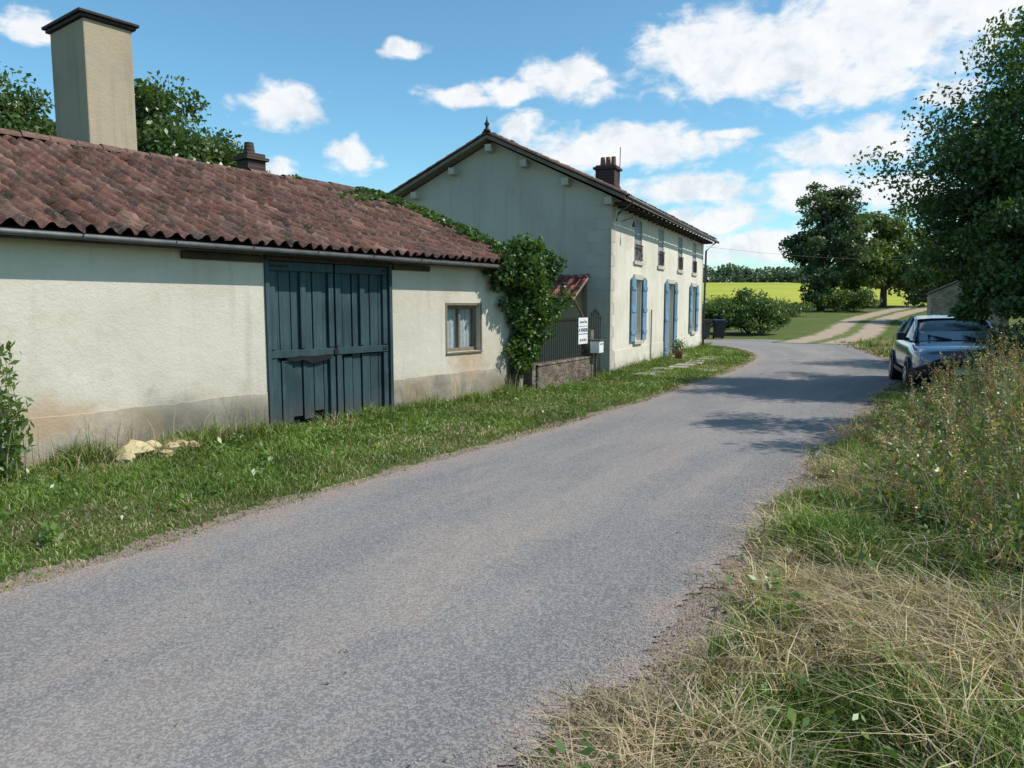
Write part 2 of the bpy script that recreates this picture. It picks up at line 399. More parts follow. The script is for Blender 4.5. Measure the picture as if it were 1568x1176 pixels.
dens=k.mr(k.math('ADD',mask,k.math('MULTIPLY',k.math('SUBTRACT',cn,.5),2.5)),-.25,.75)
c2=k.noise(.42,5,.6,wa.outputs[0],0)
ccol=k.ramp(c2,[(.30,(.72,.79,.86)),(.5,(.93,.96,.99)),(.65,(1,1,1))])
bgc=k.n('ShaderNodeBackground'); bgc.inputs[1].default_value=1.0; k.l(ccol,bgc.inputs[0])
mx=k.n('ShaderNodeMixShader'); k.l(k.math('MULTIPLY',dens,.97),mx.inputs[0]); k.l(bg.outputs[0],mx.inputs[1]); k.l(bgc.outputs[0],mx.inputs[2]); k.l(mx.outputs[0],out.inputs[0])
scene.view_settings.view_transform='Standard'; scene.view_settings.look='None'; scene.view_settings.exposure=0

# ------------------------------------------------------------------ building helpers
def wall_open(fr,s0,s1,z0,z1,ops,depth,geo):
    ss=sorted({s0,s1,*[o[0] for o in ops],*[o[1] for o in ops]}); zs=sorted({z0,z1,*[o[2] for o in ops],*[o[3] for o in ops]})
    for a,b in zip(ss[:-1],ss[1:]):
        for c,d in zip(zs[:-1],zs[1:]):
            if any(o[0]<=a and b<=o[1] and o[2]<=c and d<=o[3] for o in ops): continue
            geo.add([fr(a,0,c),fr(b,0,c),fr(b,0,d),fr(a,0,d)],[(0,1,2,3)])
    for a,b,c,d in ops:
        geo.add([fr(a,0,c),fr(a,-depth,c),fr(a,-depth,d),fr(a,0,d)],[(0,1,2,3)])
        geo.add([fr(b,0,c),fr(b,0,d),fr(b,-depth,d),fr(b,-depth,c)],[(0,1,2,3)])
        geo.add([fr(a,0,d),fr(a,-depth,d),fr(b,-depth,d),fr(b,0,d)],[(0,1,2,3)])
        geo.add([fr(a,0,c),fr(b,0,c),fr(b,-depth,c),fr(a,-depth,c)],[(0,1,2,3)])

def tiled(name,fr,s0,s1,oe,ze,orr,zr,parent,period=.205,row=.34,seed=0,base=(.150,.066,.050),amp=.05,sag=.03):
    r=np.random.default_rng(seed)
    nc=int(round((s1-s0)/period)); per=(s1-s0)/nc; q=10
    slope=math.hypot(orr-oe,zr-ze); nr=int(round(slope/row)); 
    sj=np.arange(nc*q+1)/q
    ph=sj%1.; ci=np.floor(sj).astype(int).clip(0,nc-1)
    prof=np.where(ph<.62,np.sin(np.pi*ph/.62)*amp,-np.sin(np.pi*(ph-.62)/.38)*amp*.45)
    cov=(ph<.62)
    tid=ci*2+(~cov)
    ux=(orr-oe)/slope; uz=(zr-ze)/slope
    n_o=-uz*np.sign(ux); n_z=abs(ux)
    V=[];C=[]
    hue=r.random((nr,nc*2)); lum=r.random((nr,nc*2)); lift=r.normal(0,.007,(nr,nc*2)); sl=r.normal(0,.02,(nr,nc*2))
    for i in range(nr):
        for e in (0,1):
            t0=(i+e)*slope/nr
            t=t0+(sl[i][tid] if (e==0 ) else 0)
            h=prof+(.032 if e==0 else .0)+lift[i][tid]
            s=s0+sj*per
            sg=sag*(np.sin(s*.9+1)*.5+np.sin(s*.37+t0)*.8)*min(1,t0/1.0)
            o=oe+ux*t+n_o*h; z=ze+uz*t+n_z*h+sg
            P=np.array([fr(a,b,c) for a,b,c in zip(s,o,z)]); V.append(P)
            b=np.array(base)[None,:]*(.5+.9*lum[i][tid])[:,None]
            hh=hue[i][tid]
            b=np.where((hh<.22)[:,None],b*np.array([.55,.75,.85]),b)
            b=np.where((hh>.88)[:,None],b*np.array([1.3,1.7,1.7]),b)
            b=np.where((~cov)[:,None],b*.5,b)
            C.append(b)
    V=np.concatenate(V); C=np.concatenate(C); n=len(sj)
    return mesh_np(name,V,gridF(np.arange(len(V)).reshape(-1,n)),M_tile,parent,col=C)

def ridge_tiles(name,fr,s0,s1,o,z,parent,r0=.11,ln=.38,seed=3):
    r=np.random.default_rng(seed); V=[];F=[];C=[]
    n=int((s1-s0)/ln)
    for i in range(n):
        a=s0+i*ln; b=a+ln*1.06; c=np.array((.15,.08,.06))*r.uniform(.6,1.3); dz=r.normal(0,.008)
        ns=9; base=len(V)
        for (s,rr) in ((a,r0*1.1),(b,r0*.93)):
            for j in range(ns):
                t=math.pi*j/(ns-1); V.append(fr(s,o+math.cos(t)*rr*1.15,z+math.sin(t)*rr+dz)); C.append(c)
        for j in range(ns-1): F.append((base+j,base+j+1,base+ns+j+1,base+ns+j))
    mesh_py(name,V,F,M_tile,parent,col=np.array(C))

# ------------------------------------------------------------------ BARN
barn=empty('barn')
g=Geo()
wall_open(B,-4,11.62,-.05,2.52,[(5.90,8.10,-.05,2.36),(9.43,10.34,.91,1.72)],.28,g)
g.add([B(-4,0,-.05),B(-4,0,2.52),B(-4,-4,4.05),B(-4,-8,2.52),B(-4,-8,-.05)],[(0,1,2,3,4)])
g.add([B(11.62,0,-.05),B(11.62,0,2.52),B(11.62,-4,4.05),B(11.62,-8,2.52),B(11.62,-8,-.05)],[(0,1,2,3,4)])
g.add([B(-4,-8,-.05),B(11.62,-8,-.05),B(11.62,-8,2.52),B(-4,-8,2.52)],[(0,1,2,3)])
g.obj('walls',M_plaster,barn)
def plinth(s0,s1,name,seed):
    r=np.random.default_rng(seed); n=max(2,int((s1-s0)/.08)); V=[];F=[]
    for i in range(n+1):
        s=s0+(s1-s0)*i/n; zt=.55+.008*math.sin(s*1.3)+.006*math.sin(s*5.1)+r.normal(0,.005)
        V+= [B(s,.012,-.05),B(s,.010,zt-.006),B(s,.002,zt)]
    for i in range(n):
        b=i*3; F+=[(b,b+3,b+4,b+1),(b+1,b+4,b+5,b+2)]
    mesh_py(name,V,F,M_plinth,barn)
plinth(-4,5.85,'plinth_left',1); plinth(8.16,11.62,'plinth_right',2)
r=np.random.default_rng(5)
def leaf(s0,s1,name,brk=False):
    g=Geo(); n=6; wd=(s1-s0)/n
    for i in range(n):
        a=s0+i*wd; o=-.045+r.normal(0,.008); gp=r.uniform(.005,.014)
        g.box(B,a+gp,a+wd-.005,o-.03,o,1.06+r.uniform(0,.01),2.30)
        o=-.05+r.normal(0,.011)
        g.box(B,a+gp,a+wd-.007,o-.03,o,.05+r.uniform(-.03,.07)+(.10 if brk and i in(2,4) else 0),1.0+r.uniform(-.06,.0))
    g.box(B,s0+.01,s1-.01,-.034,.004,1.0,1.10)
    g.box(B,s0+.01,s1-.01,-.034,.002,2.18,2.30)
    g.box(B,s0+.01,s0+.10,-.038,.0,.06,.985)
    g.box(B,s1-.10,s1-.01,-.038,.0,.06,.985)
    g.box(B,s0+.01,s0+.10,-.038,-.002,1.115,2.17)
    g.box(B,s1-.10,s1-.01,-.038,-.002,1.115,2.17)
    mid=(s0+s1)/2
    g.box(B,mid-.045,mid+.045,-.036,.001,1.115,2.17)
    g.obj(name,M_blue,barn,bevel=.004)
leaf(5.93,7.02,'door_leaf_left',True); leaf(7.035,8.07,'door_leaf_right')
g=Geo(); g.box(B,5.9,8.1,-.27,-.12,.0,2.34); g.obj('door_interior',M_dark,barn)
g=Geo(); g.box(B,5.86,8.14,-.02,.05,2.31,2.42); g.obj('door_lintel',M_brown,barn,bevel=.005)
g=Geo(); g.box(B,5.86,5.92,-.03,.034,0,2.309); g.box(B,8.08,8.14,-.03,.034,0,2.309)
g.obj('door_frame',M_blue,barn,bevel=.005)
g=Geo(); g.box(B,4.72,5.84,.0,.06,2.27,2.36); g.box(B,8.16,8.98,.0,.06,2.27,2.35); g.obj('door_rail',M_brown,barn,bevel=.006)
g=Geo()
for s,z in ((5.98,2.24),(7.98,1.05),(7.98,2.24)): g.box(B,s-.03,s+.26 if s<7 else s+.05,.006,.014,z-.015,z+.015)
g.box(B,6.99,7.06,.006,.022,1.0,1.08); g.obj('hinges',M_iron,barn)
g=Geo(); g.add([B(6.15,.0055,.985),B(6.3,.0055,.935),B(6.45,.0055,.955),B(6.6,.0055,.895),B(6.8,.0055,.93),B(6.95,.0055,.95),B(6.93,.0055,1.015),B(6.6,.0055,1.0),B(6.4,.0055,1.02)],[(0,1,2,3,4,5,6,7,8)]); g.obj('board_gap',M_dark,barn)
g=Geo()
g.box(B,9.43,9.49,-.17,-.11,.91,1.72); g.box(B,10.28,10.34,-.17,-.11,.91,1.72); g.box(B,9.49,10.28,-.17,-.11,.91,.97); g.box(B,9.49,10.28,-.17,-.11,1.66,1.72)
g.box(B,9.86,9.91,-.168,-.108,.97,1.66); g.obj('window_frame',M_grey,barn,bevel=.004)
g=Geo(); 
nn=40
for i in range(nn):
    a=9.49+(.79)*i/nn; b=9.49+.79*(i+1)/nn
    g.add([B(a,-.19+.012*math.sin(i*1.1),.95),B(b,-.19+.012*math.sin((i+1)*1.1),.95),B(b,-.19+.012*math.sin((i+1)*1.1),1.68),B(a,-.19+.012*math.sin(i*1.1),1.68)],[(0,1,2,3)])
g.obj('curtain',M_curtain,barn,smooth=True)
g=Geo(); g.box(B,9.40,10.37,-.02,.03,.875,.905); g.obj('window_sill',M_grey,barn,bevel=.006)
g=Geo(); g.box(B,9.40,9.435,.0,.012,.91,1.76); g.box(B,10.335,10.37,.0,.012,.91,1.76); g.box(B,9.436,10.334,.0,.012,1.718,1.76); g.obj('window_trim',M_grey,barn)
tiled('roof_tiles_front',B,-4.2,11.85,.27,2.47,-4,4.17,barn,seed=11,period=.185,row=.30)
tiled('roof_tiles_back',B,-4.2,11.85,-8.27,2.47,-4,4.17,barn,seed=12,row=.5)
ridge_tiles('ridge_tiles',B,-4.2,11.9,-4,4.17,barn,.095)
g=Geo()
g.add([B(-4.1,.26,2.435),B(11.8,.26,2.435),B(11.8,-4,4.10),B(-4.1,-4,4.10)],[(0,1,2,3)])
g.add([B(-4.1,-8.25,2.44),B(11.8,-8.25,2.44),B(11.8,-4,4.10),B(-4.1,-4,4.10)],[(0,1,2,3)])
g.box(B,-4.1,11.8,.235,.258,2.36,2.455)
g.obj('roof_deck',M_brown,barn)
g=Geo()
for i in range(30):
    s=-3.9+i*.54; g.box(B,s,s+.07,.0,.22,2.38,2.45)
g.obj('rafter_ends',M_brown,barn)
g=Geo(); g.tube([B(-4.2,.30,2.43),B(3,.30,2.42),B(11.75,.30,2.40)],.034,8); g.obj('gutter',M_zinc,barn,smooth=True)
g=Geo()
for i in range(16):
    s=-3.5+i; g.tube([B(s,.25,2.43),B(s,.30,2.38),B(s,.345,2.44)],.007,5)
g.obj('gutter_brackets',M_iron,barn)
g=Geo(); g.box(B,5.56,6.32,-5.3,-4.08,3.6,6.2); g.obj('chimney',M_chim,barn,bevel=.02)
g=Geo(); g.box(B,5.51,6.37,-5.35,-4.03,6.2,6.25); g.box(B,5.47,6.41,-5.39,-3.99,6.252,6.30); g.obj('chimney_cap',M_iron,barn,bevel=.01)
g=Geo(); g.add([B(5.52,-5.34,6.30),B(6.36,-5.34,6.30),B(6.36,-4.04,6.30),B(5.52,-4.04,6.30),B(5.94,-4.9,6.40),B(5.94,-4.45,6.40)],[(0,1,4),(1,2,5,4),(2,3,5),(3,0,4,5)]); g.obj('chimney_lid',M_iron,barn)
g=Geo(); g.box(B,9.80,10.26,-6.62,-6.2,3.0,5.10); g.box(B,9.74,10.32,-6.68,-6.14,4.94,5.01); g.obj('brick_chimney',M_brick,barn,bevel=.01)
g=Geo(); g.tube([B(9.98,-6.4,5.1),B(9.98,-6.4,5.34)],[.13,.10],12); g.obj('chimney_pots',M_brick,barn)

# ------------------------------------------------------------------ HOUSE
d2=(.414,.910); n2=(.910,-.414); C0=(2.475,18.70)
Hh=frame(C0,d2,n2)
house=empty('two_storey_house')
KW=6.8; KR=-3.3; ZE=4.42; ZR=6.02; LEN=12.8
g=Geo()
wins_g=[(2.28,3.02,.72,2.45),(6.4,7.3,.06,2.45),(10.5,11.25,.72,2.45)]
wins_u=[(2.2,3.0,2.95,4.1),(4.98,5.72,2.95,4.1),(7.9,8.65,2.95,4.1),(10.5,11.25,2.95,4.1)]
wall_open(Hh,0.0,LEN,-.05,ZE,wins_g+wins_u,.22,g); g.obj('front_wall',M_house,house)
g=Geo()
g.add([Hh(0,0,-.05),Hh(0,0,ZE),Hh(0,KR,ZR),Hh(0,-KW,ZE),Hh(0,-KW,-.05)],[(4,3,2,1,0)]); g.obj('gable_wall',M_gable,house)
g=Geo()
g.add([Hh(LEN,0,-.05),Hh(LEN,0,ZE),Hh(LEN,KR,ZR),Hh(LEN,-KW,ZE),Hh(LEN,-KW,-.05)],[(0,1,2,3,4)])
g.add([Hh(0,-KW,-.05),Hh(LEN,-KW,-.05),Hh(LEN,-KW,ZE),Hh(0,-KW,ZE)],[(0,1,2,3)]); g.obj('rear_walls',M_house,house)
g=Geo(); z=0.; i=0
while z<4.2:
    h=.30; wd=.62 if i%2 else .38
    g.box(Hh,-.008,.0,-wd,.008,z+.004,min(z+h,4.3)-.004); g.box(Hh,.0,wd*.55,.0,.008,z+.004,min(z+h,4.3)-.004); z+=h; i+=1
g.obj('corner_quoins',M_quoin,house,bevel=.003)
g=Geo(); 
for a,b in ((.4,6.3),(7.5,LEN)): g.box(Hh,a,b,.0,.012,-.05,.55)
g.obj('front_plinth',M_house,house)
tiled('roof_tiles_front',Hh,-.32,LEN+.3,.45,ZE-.06,KR,ZR+.12,house,seed=21,row=.4)
tiled('roof_tiles_rear',Hh,-.32,LEN+.3,-KW-.45,ZE-.06,KR,ZR+.12,house,seed=22,row=.4)
ridge_tiles('ridge_tiles',Hh,-.35,LEN+.3,KR,ZR+.14,house)
g=Geo()
for (oe,) in ((.42,),(-KW-.42,)):
    a=[Hh(-.28,oe,ZE-.10),Hh(LEN+.28,oe,ZE-.10),Hh(LEN+.28,KR,ZR+.07),Hh(-.28,KR,ZR+.07)]
    b=[(p[0],p[1],p[2]-.04) for p in a]
    g.add(a+b,[(0,1,2,3),(7,6,5,4),(0,4,5,1),(3,2,6,7),(0,3,7,4),(1,5,6,2)])
g.obj('roof_deck',M_grey,house)
g=Geo()
for k_ in (.02,1.15,2.3,3.3,4.4,5.6,6.7):
    zz=ZE+(ZR-ZE)*(1-abs(k_-3.3)/3.4)
    g.box(Hh,-.27,.0,-k_-.09,-k_+.09,zz-.28,zz-.10)
g.obj('purlin_ends',M_quoin,house,bevel=.01)
g=Geo()
for oe in (.44,-KW-.44):
    z0,z1,s=-.15,-.06,-.33
    a=[Hh(s,oe,ZE+z0),Hh(s,oe,ZE+z1),Hh(s,KR,ZR+z1+.19),Hh(s,KR,ZR+z0+.19)]
    b=[Hh(s+.03,oe,ZE+z0),Hh(s+.03,oe,ZE+z1),Hh(s+.03,KR,ZR+z1+.19),Hh(s+.03,KR,ZR+z0+.19)]
    g.add(a+b,[(0,1,2,3),(7,6,5,4),(0,4,5,1),(1,5,6,2),(2,6,7,3),(3,7,4,0)])
g.obj('barge_boards',M_grey,house)
V=[];F=[];C=[]; r=np.random.default_rng(9)
for oe in (.45,-KW-.45):
    n=13
    for i in range(n):
        t0=i/n; t1=(i+1.12)/n; c=np.array((.17,.085,.065))*r.uniform(.6,1.4); b0=len(V)
        for t,rr in ((t0,.085),(t1,.07)):
            o=oe+(KR-oe)*t; z=(ZE-.03)+(ZR+.16-(ZE-.03))*t
            for j in range(7):
                a=math.pi*j/6; V.append(Hh(-.28+math.cos(a)*rr,o,z+math.sin(a)*rr)); C.append(c)
        for j in range(6): F.append((b0+j,b0+j+1,b0+7+j+1,b0+7+j))
mesh_py('verge_tiles',V,F,M_tile,house,col=np.array(C))
g=Geo(); g.tube([Hh(-.3,.52,ZE-.10),Hh(LEN+.35,.52,ZE-.14)],.05,8); g.tube([Hh(LEN-.1,.5,ZE-.16),Hh(LEN-.1,.12,ZE-.5),Hh(LEN-.1,.09,.1)],.04,8); g.tube([Hh(.12,.5,ZE-.16),Hh(.12,.14,ZE-.42),Hh(.12,.09,ZE-.6)],.03,8); g.obj('gutters',M_zinc,house,smooth=True)
g=Geo()
for i in range(25): g.box(Hh,i*.52,i*.52+.08,.0,.40,ZE-.24,ZE-.145)
g.obj('eave_rafters',M_brown,house)
g=Geo(); gg=Geo(); gr=Geo(); gs=Geo(); gt=Geo(); gu=Geo()
for (a,b,c,d) in wins_g:
    gg.add([Hh(a,-.17,c),Hh(b,-.17,c),Hh(b,-.17,d),Hh(a,-.17,d)],[(0,1,2,3)])
    for q in ((a,a+.05,c,d),(b-.05,b,c,d),(a+.05,b-.05,c,c+.06),(a+.05,b-.05,d-.06,d),((a+b)/2-.03,(a+b)/2+.03,c+.06,d-.06)):
        g.box(Hh,q[0],q[1],-.165,-.12,q[2],q[3])
    for t in (1/3,2/3): zz=c+(d-c)*t; g.box(Hh,a+.05,b-.05,-.16,-.13,zz-.015,zz+.015)
for (a,b,c,d) in wins_u:
    for j in range(6):
        w_=(b-a)/6; gu.box(Hh,a+j*w_+.003,a+(j+1)*w_-.003,-.06,-.03,c+.02,d-.01)
    n=8
    gr.box(Hh,a+.0,b-.0,.03,.05,c+.44,c+.465); gr.box(Hh,a+.0,b-.0,.03,.05,c+.04,c+.06)
    for i in range(n): s=a+(b-a)*(i+.5)/n; gr.box(Hh,s-.007,s+.007,.033,.047,c+.061,c+.44)
    gr.tube([Hh(a+.05,.04,c+.15),Hh((a+b)/2,.04,c+.36),Hh(b-.05,.04,c+.15)],.009,5)
    gt.box(Hh,a-.1,b+.1,.0,.05,c-.09,c)
for (a,b,c,d) in wins_g:
    for s0,s1 in ((a-.46,a-.03),(b+.03,b+.46)):
        for j in range(4):
            w_=(s1-s0)/4; gs.box(Hh,s0+j*w_+.003,s0+(j+1)*w_-.003,.035,.062,c+.0,d+.02+(.05 if 0<j<3 else 0))
        for zz in (c+.25,(c+d)/2,d-.25): gs.box(Hh,s0+.01,s1-.01,.0625,.085,zz-.05,zz+.05)
    gt.box(Hh,a-.12,b+.12,.0,.04,d+.0,d+.14)
    if c>.3: gt.box(Hh,a-.1,b+.1,.0,.07,c-.09,c)
g.obj('window_frames',M_white,house); gg.obj('window_panes',M_glass,house); gu.obj('upper_shutters',M_upsh,house); gr.obj('window_railings',M_iron,house); gs.obj('shutters',M_shut,house,bevel=.004); gt.obj('window_surrounds',M_quoin,house,bevel=.006)
g=Geo(); g.box(Hh,6.2,7.5,.0,.5,-.05,.05); g.obj('door_step',M_quoin,house,bevel=.01)
g=Geo(); g.tube([Hh(.9,.02,3.9),Hh(.9,.3,3.98),Hh(.9,.34,3.85)],.012,6); g.tube([Hh(.9,.34,3.86),Hh(.9,.34,3.74)],[.03,.06],8); g.obj('wall_lantern',M_iron,house)
g=Geo(); g.tube([Hh(4.1,.05,.1),Hh(4.1,.05,1.6)],.02,6); g.obj('service_conduit',M_grey,house)
g=Geo(); g.box(Hh,2.7,3.25,-1.32,-.75,4.5,5.72); g.box(Hh,2.64,3.31,-1.38,-.69,5.60,5.67); g.box(Hh,2.67,3.28,-1.35,-.72,5.10,5.16); g.obj('brick_chimney',M_brick,house,bevel=.01)
g=Geo()
for o in (-1.19,-1.03,-.87): g.tube([Hh(3.0,o,5.70),Hh(3,o,5.98)],[.08,.065],10)
g.obj('chimney_pots',M_red,house)
g=Geo(); g.tube([Hh(3.1,-.72,5.3),Hh(3.1,-.70,6.25)],.012,6); g.obj('aerial_rod',M_iron,house)
g=Geo(); p=[Hh(-.3,KR,z-.1) for z in (6.3,6.36,6.40,6.46,6.52,6.56,6.62,6.72)]; g.tube(p,[.09,.10,.05,.04,.075,.04,.02,.005],10); g.obj('roof_finial',M_iron,house,smooth=True)
g=Geo()
def Pf(s,o,z): return Hh(-o,-s,z)
tiled('porch_roof_tiles',Pf,.55,2.5,1.25,1.88,.0,2.5,house,seed=33,base=(.32,.085,.065),row=.2,sag=0,period=.17,amp=.022)
g.add([Pf(.6,1.2,1.80),Pf(2.45,1.2,1.80),Pf(2.45,.0,2.42),Pf(.6,.0,2.42)],[(0,1,2,3)])
g.box(Pf,.62,.70,.0,.08,1.2,2.4)
g.tube([Pf(.58,1.25,1.84),Pf(.58,.0,2.46)],.045,6); g.tube([Pf(.66,.9,1.90),Pf(.66,.05,1.35)],.035,6); g.tube([Pf(2.4,1.2,1.82),Pf(2.4,1.2,0)],.05,6)
g.obj('porch_timber',M_grey,house)
g=Geo(); a=Vector(Hh(LEN,.1,4.1)); b=Vector((45,62,7.2))
g.tube([a.lerp(b,t/14)+Vector((0,0,-1.0*4*(t/14)*(1-t/14))) for t in range(15)],.005,5); g.obj('overhead_cable',M_zinc)

# ------------------------------------------------------------------ yard fence
F0=Vector((.34,14.62)); F1=Vector((2.22,18.22)); fd=(F1-F0); fl=fd.length; fd.normalize()
Ff=frame((F0.x,F0.y),(fd.x,fd.y),(fd.y,-fd.x))
fence=empty('iron_railing_fence')
g=Geo(); g.box(Ff,.12,fl-1.05,-.14,.14,-.05,.50); g.obj('low_stone_wall',M_stone,fence,bevel=.02)
g=Geo(); g.box(Ff,.12,fl-1.05,-.16,.155,.50,.54); g.obj('wall_coping',M_stone,fence,bevel=.01)
g=Geo(); g.box(Ff,-.06,.10,-.1,.1,-.05,.62); g.box(Ff,fl-1.04,fl-.86,-.12,.12,-.05,1.15); g.obj('gate_posts',M_stone,fence,bevel=.01)
g=Geo(); n=int((fl-1.2)/.11)
for i in range(n):
    s=.18+i*.11; g.tube([Ff(s,0,.54),Ff(s,0,1.36)],.009,5); g.tube([Ff(s,0,1.36),Ff(s,0,1.39),Ff(s,0,1.46)],[.012,.02,.002],5)
g.box(Ff,.12,fl-1.05,-.01,.01,1.24,1.265); g.box(Ff,.12,fl-1.05,-.01,.01,.66,.685)
for i in range(7):
    s=fl-.82+i*.115; t=(i-3)/3; h=1.38+.18*(1-t*t); g.tube([Ff(s,0,.08),Ff(s,0,h)],.010,5); g.tube([Ff(s,0,h),Ff(s,0,h+.03),Ff(s,0,h+.1)],[.012,.022,.002],5)
g.box(Ff,fl-.84,fl-.10,-.012,.012,1.2,1.23); g.box(Ff,fl-.84,fl-.10,-.012,.012,.5,.53); g.box(Ff,fl-.84,fl-.10,-.012,.012,.1,.13)
g.obj('iron_bars',M_iron,fence)
sign=empty('for_sale_sign')
g=Geo(); s0=fl-1.62; g.box(Ff,s0,s0+.56,.03,.045,.84,1.44); g.obj('board',M_white,sign)
def txt(t,s,z,size,parent):
    c=bpy.data.curves.new(t,'FONT'); c.body=t; c.size=size; c.align_x='CENTER'; c.extrude=.001
    c.materials.append(M_text)
    o=bpy.data.objects.new('lettering',c); link(o,parent)
    o.location=Ff(s,.05,z); ang=math.atan2(fd.y,fd.x); o.rotation_euler=(math.pi/2,0,ang)
txt('Leonce Frizy',s0+.28,1.32,.085,sign); txt('A VENDRE',s0+.28,1.12,.115,sign); txt('05 49 70 21',s0+.28,.9,.085,sign)
g=Geo(); g.box(Ff,s0+.01,s0+.55,.0455,.047,1.06,1.075); g.box(Ff,s0+.01,s0+.55,.0455,.047,1.24,1.25); g.obj('rule_lines',M_text,sign)
mb=empty('mailbox')
g=Geo(); g.box(Ff,fl-1.12,fl-.84,.13,.36,.62,.90); g.obj('box',M_white,mb,bevel=.012)
g=Geo(); g.box(Ff,fl-1.14,fl-.82,.125,.38,.902,.93); g.box(Ff,fl-1.08,fl-.88,.3605,.365,.82,.84); g.box(Ff,fl-1.0,fl-.96,.2,.24,-.02,.62); g.obj('lid_and_post',M_zinc,mb)

# ------------------------------------------------------------------ stone shed, bins, planter, slabs
shed=empty('stone_shed')
Sf=frame((15.0,26.6),(.9,-.43),(-.43,-.9))
g=Geo(); g.add([Sf(0,0,-.05),Sf(2.4,0,-.05),Sf(2.4,0,2.2),Sf(1.2,0,2.75),Sf(0,0,2.2),Sf(0,-1.6,-.05),Sf(2.4,-1.6,-.05),Sf(2.4,-1.6,2.2),Sf(1.2,-1.6,2.75),Sf(0,-1.6,2.2)],[(0,1,2,3,4),(9,8,7,6,5),(0,4,9,5),(1,6,7,2)])
M_stone2=stonewall('limestone_rubble',(.30,.25,.19),(.40,.34,.26),(.30,.27,.22),3.5)
g.obj('stone_walls',M_stone2,shed)
g=Geo(); g.add([Sf(-.08,.06,2.17),Sf(1.2,.06,2.79),Sf(1.2,-1.7,2.79),Sf(-.08,-1.7,2.17),Sf(2.48,.06,2.17),Sf(2.48,-1.7,2.17)],[(0,1,2,3),(1,4,5,2)]); o=g.obj('roof',M_brown,shed); md=o.modifiers.new('s','SOLIDIFY'); md.thickness=.05
for nm,x,y,lid,a in (('wheelie_bin',9.9,38.3,M_lacquer,.2),('wheelie_bin.001',10.75,38.4,M_blueplast,-.1)):
    e=empty(nm); bf=frame((x,y),(math.cos(a),math.sin(a)),(math.sin(a),-math.cos(a)))
    g=Geo(); V=[]
    for z,hw,hd in ((.08,.22,.26),(.95,.29,.34)): V+=[bf(-hw,-hd,z),bf(hw,-hd,z),bf(hw,hd,z),bf(-hw,hd,z)]
    g.add(V,BOXF); g.box(bf,-.31,.31,.34,.37,.86,.95); g.obj('body',M_lacquer,e,bevel=.02)
    g=Geo(); g.box(bf,-.31,.31,-.36,.38,.952,1.02); g.tube([bf(-.28,-.42,.98),bf(.28,-.42,.98)],.02,6); g.obj('lid',lid,e,bevel=.02)
    g=Geo(); g.tube([bf(-.26,-.25,.1),bf(-.2,-.25,.1)],.1,12); g.tube([bf(.2,-.25,.1),bf(.26,-.25,.1)],.1,12); g.obj('wheels',M_dark,e)
pl=empty('garden_planter'); pf=frame((11.75,21.7),(.9,.4),(.4,-.9))
g=Geo()
for i in range(4): g.box(pf,-.3,.3,.27,.3,.06+i*.13,.16+i*.13); g.box(pf,-.3,.3,-.3,-.27,.06+i*.13,.16+i*.13); g.box(pf,-.3,-.27,-.269,.269,.06+i*.13,.16+i*.13); g.box(pf,.27,.3,-.269,.269,.06+i*.13,.16+i*.13)
for a in (-.29,.24):
    for b in (-.26,.21): g.box(pf,a,a+.05,b,b+.05,0,.62)
g.obj('slats',M_lacquer,pl)
g=Geo(); g.box(pf,-.25,.25,-.25,.25,.1,.5); g.obj('soil',M_brown,pl)
g=Geo(); r=np.random.default_rng(4)
for i in range(9):
    s=-.6+i*.85+r.uniform(-.1,.1); o=.75+r.uniform(-.12,.15)+.05*i
    g.box(Hh,s,s+.6,o,o+.5,-.02,.05+r.uniform(0,.01))
g.box(Hh,1.2,1.9,1.9,2.4,-.02,.05)
g.obj('paving_slabs',M_quoin,bevel=.01)
pt=empty('potted_plant')
g=Geo(); g.tube([Hh(5.75,.55,.0),Hh(5.75,.55,.26),Hh(5.75,.55,.3)],[.10,.15,.16],14); g.obj('pot',M_red,pt,smooth=True)
M_lime=simple('limestone',(.50,.42,.24),(.38,.30,.17),8,.9,20,.6,.02)
def rock(name,x,y,z,sx,sy,sz,mat,seed):
    bm=bmesh.new(); bmesh.ops.create_icosphere(bm,subdivisions=2,radius=1); q=np.random.default_rng(seed); ph=q.uniform(0,6,6)
    for v in bm.verts:
        d=1+.22*math.sin(v.co.x*3+ph[0])+.2*math.sin(v.co.y*4+ph[1])+.16*math.sin(v.co.z*5+ph[2]); v.co=Vector((v.co.x*sx*d+x,v.co.y*sy*d+y,v.co.z*sz*d+z))
    me=bpy.data.meshes.new(name); bm.to_mesh(me); bm.free(); me.materials.append(mat); return link(bpy.data.objects.new(name,me))
for i,(s_,o_,q_) in enumerate(((3.95,.28,.15),(4.14,.24,.11),(4.30,.34,.09),(4.46,.2,.10),(3.78,.38,.08),(4.62,.3,.07),(4.2,.45,.06))):
    p=B(s_,o_,0); rock('limestone_rock'+('' if i==0 else '.%03d'%i),p[0],p[1],q_*.6,q_*1.15,q_,q_*.8,M_lime,i+1)

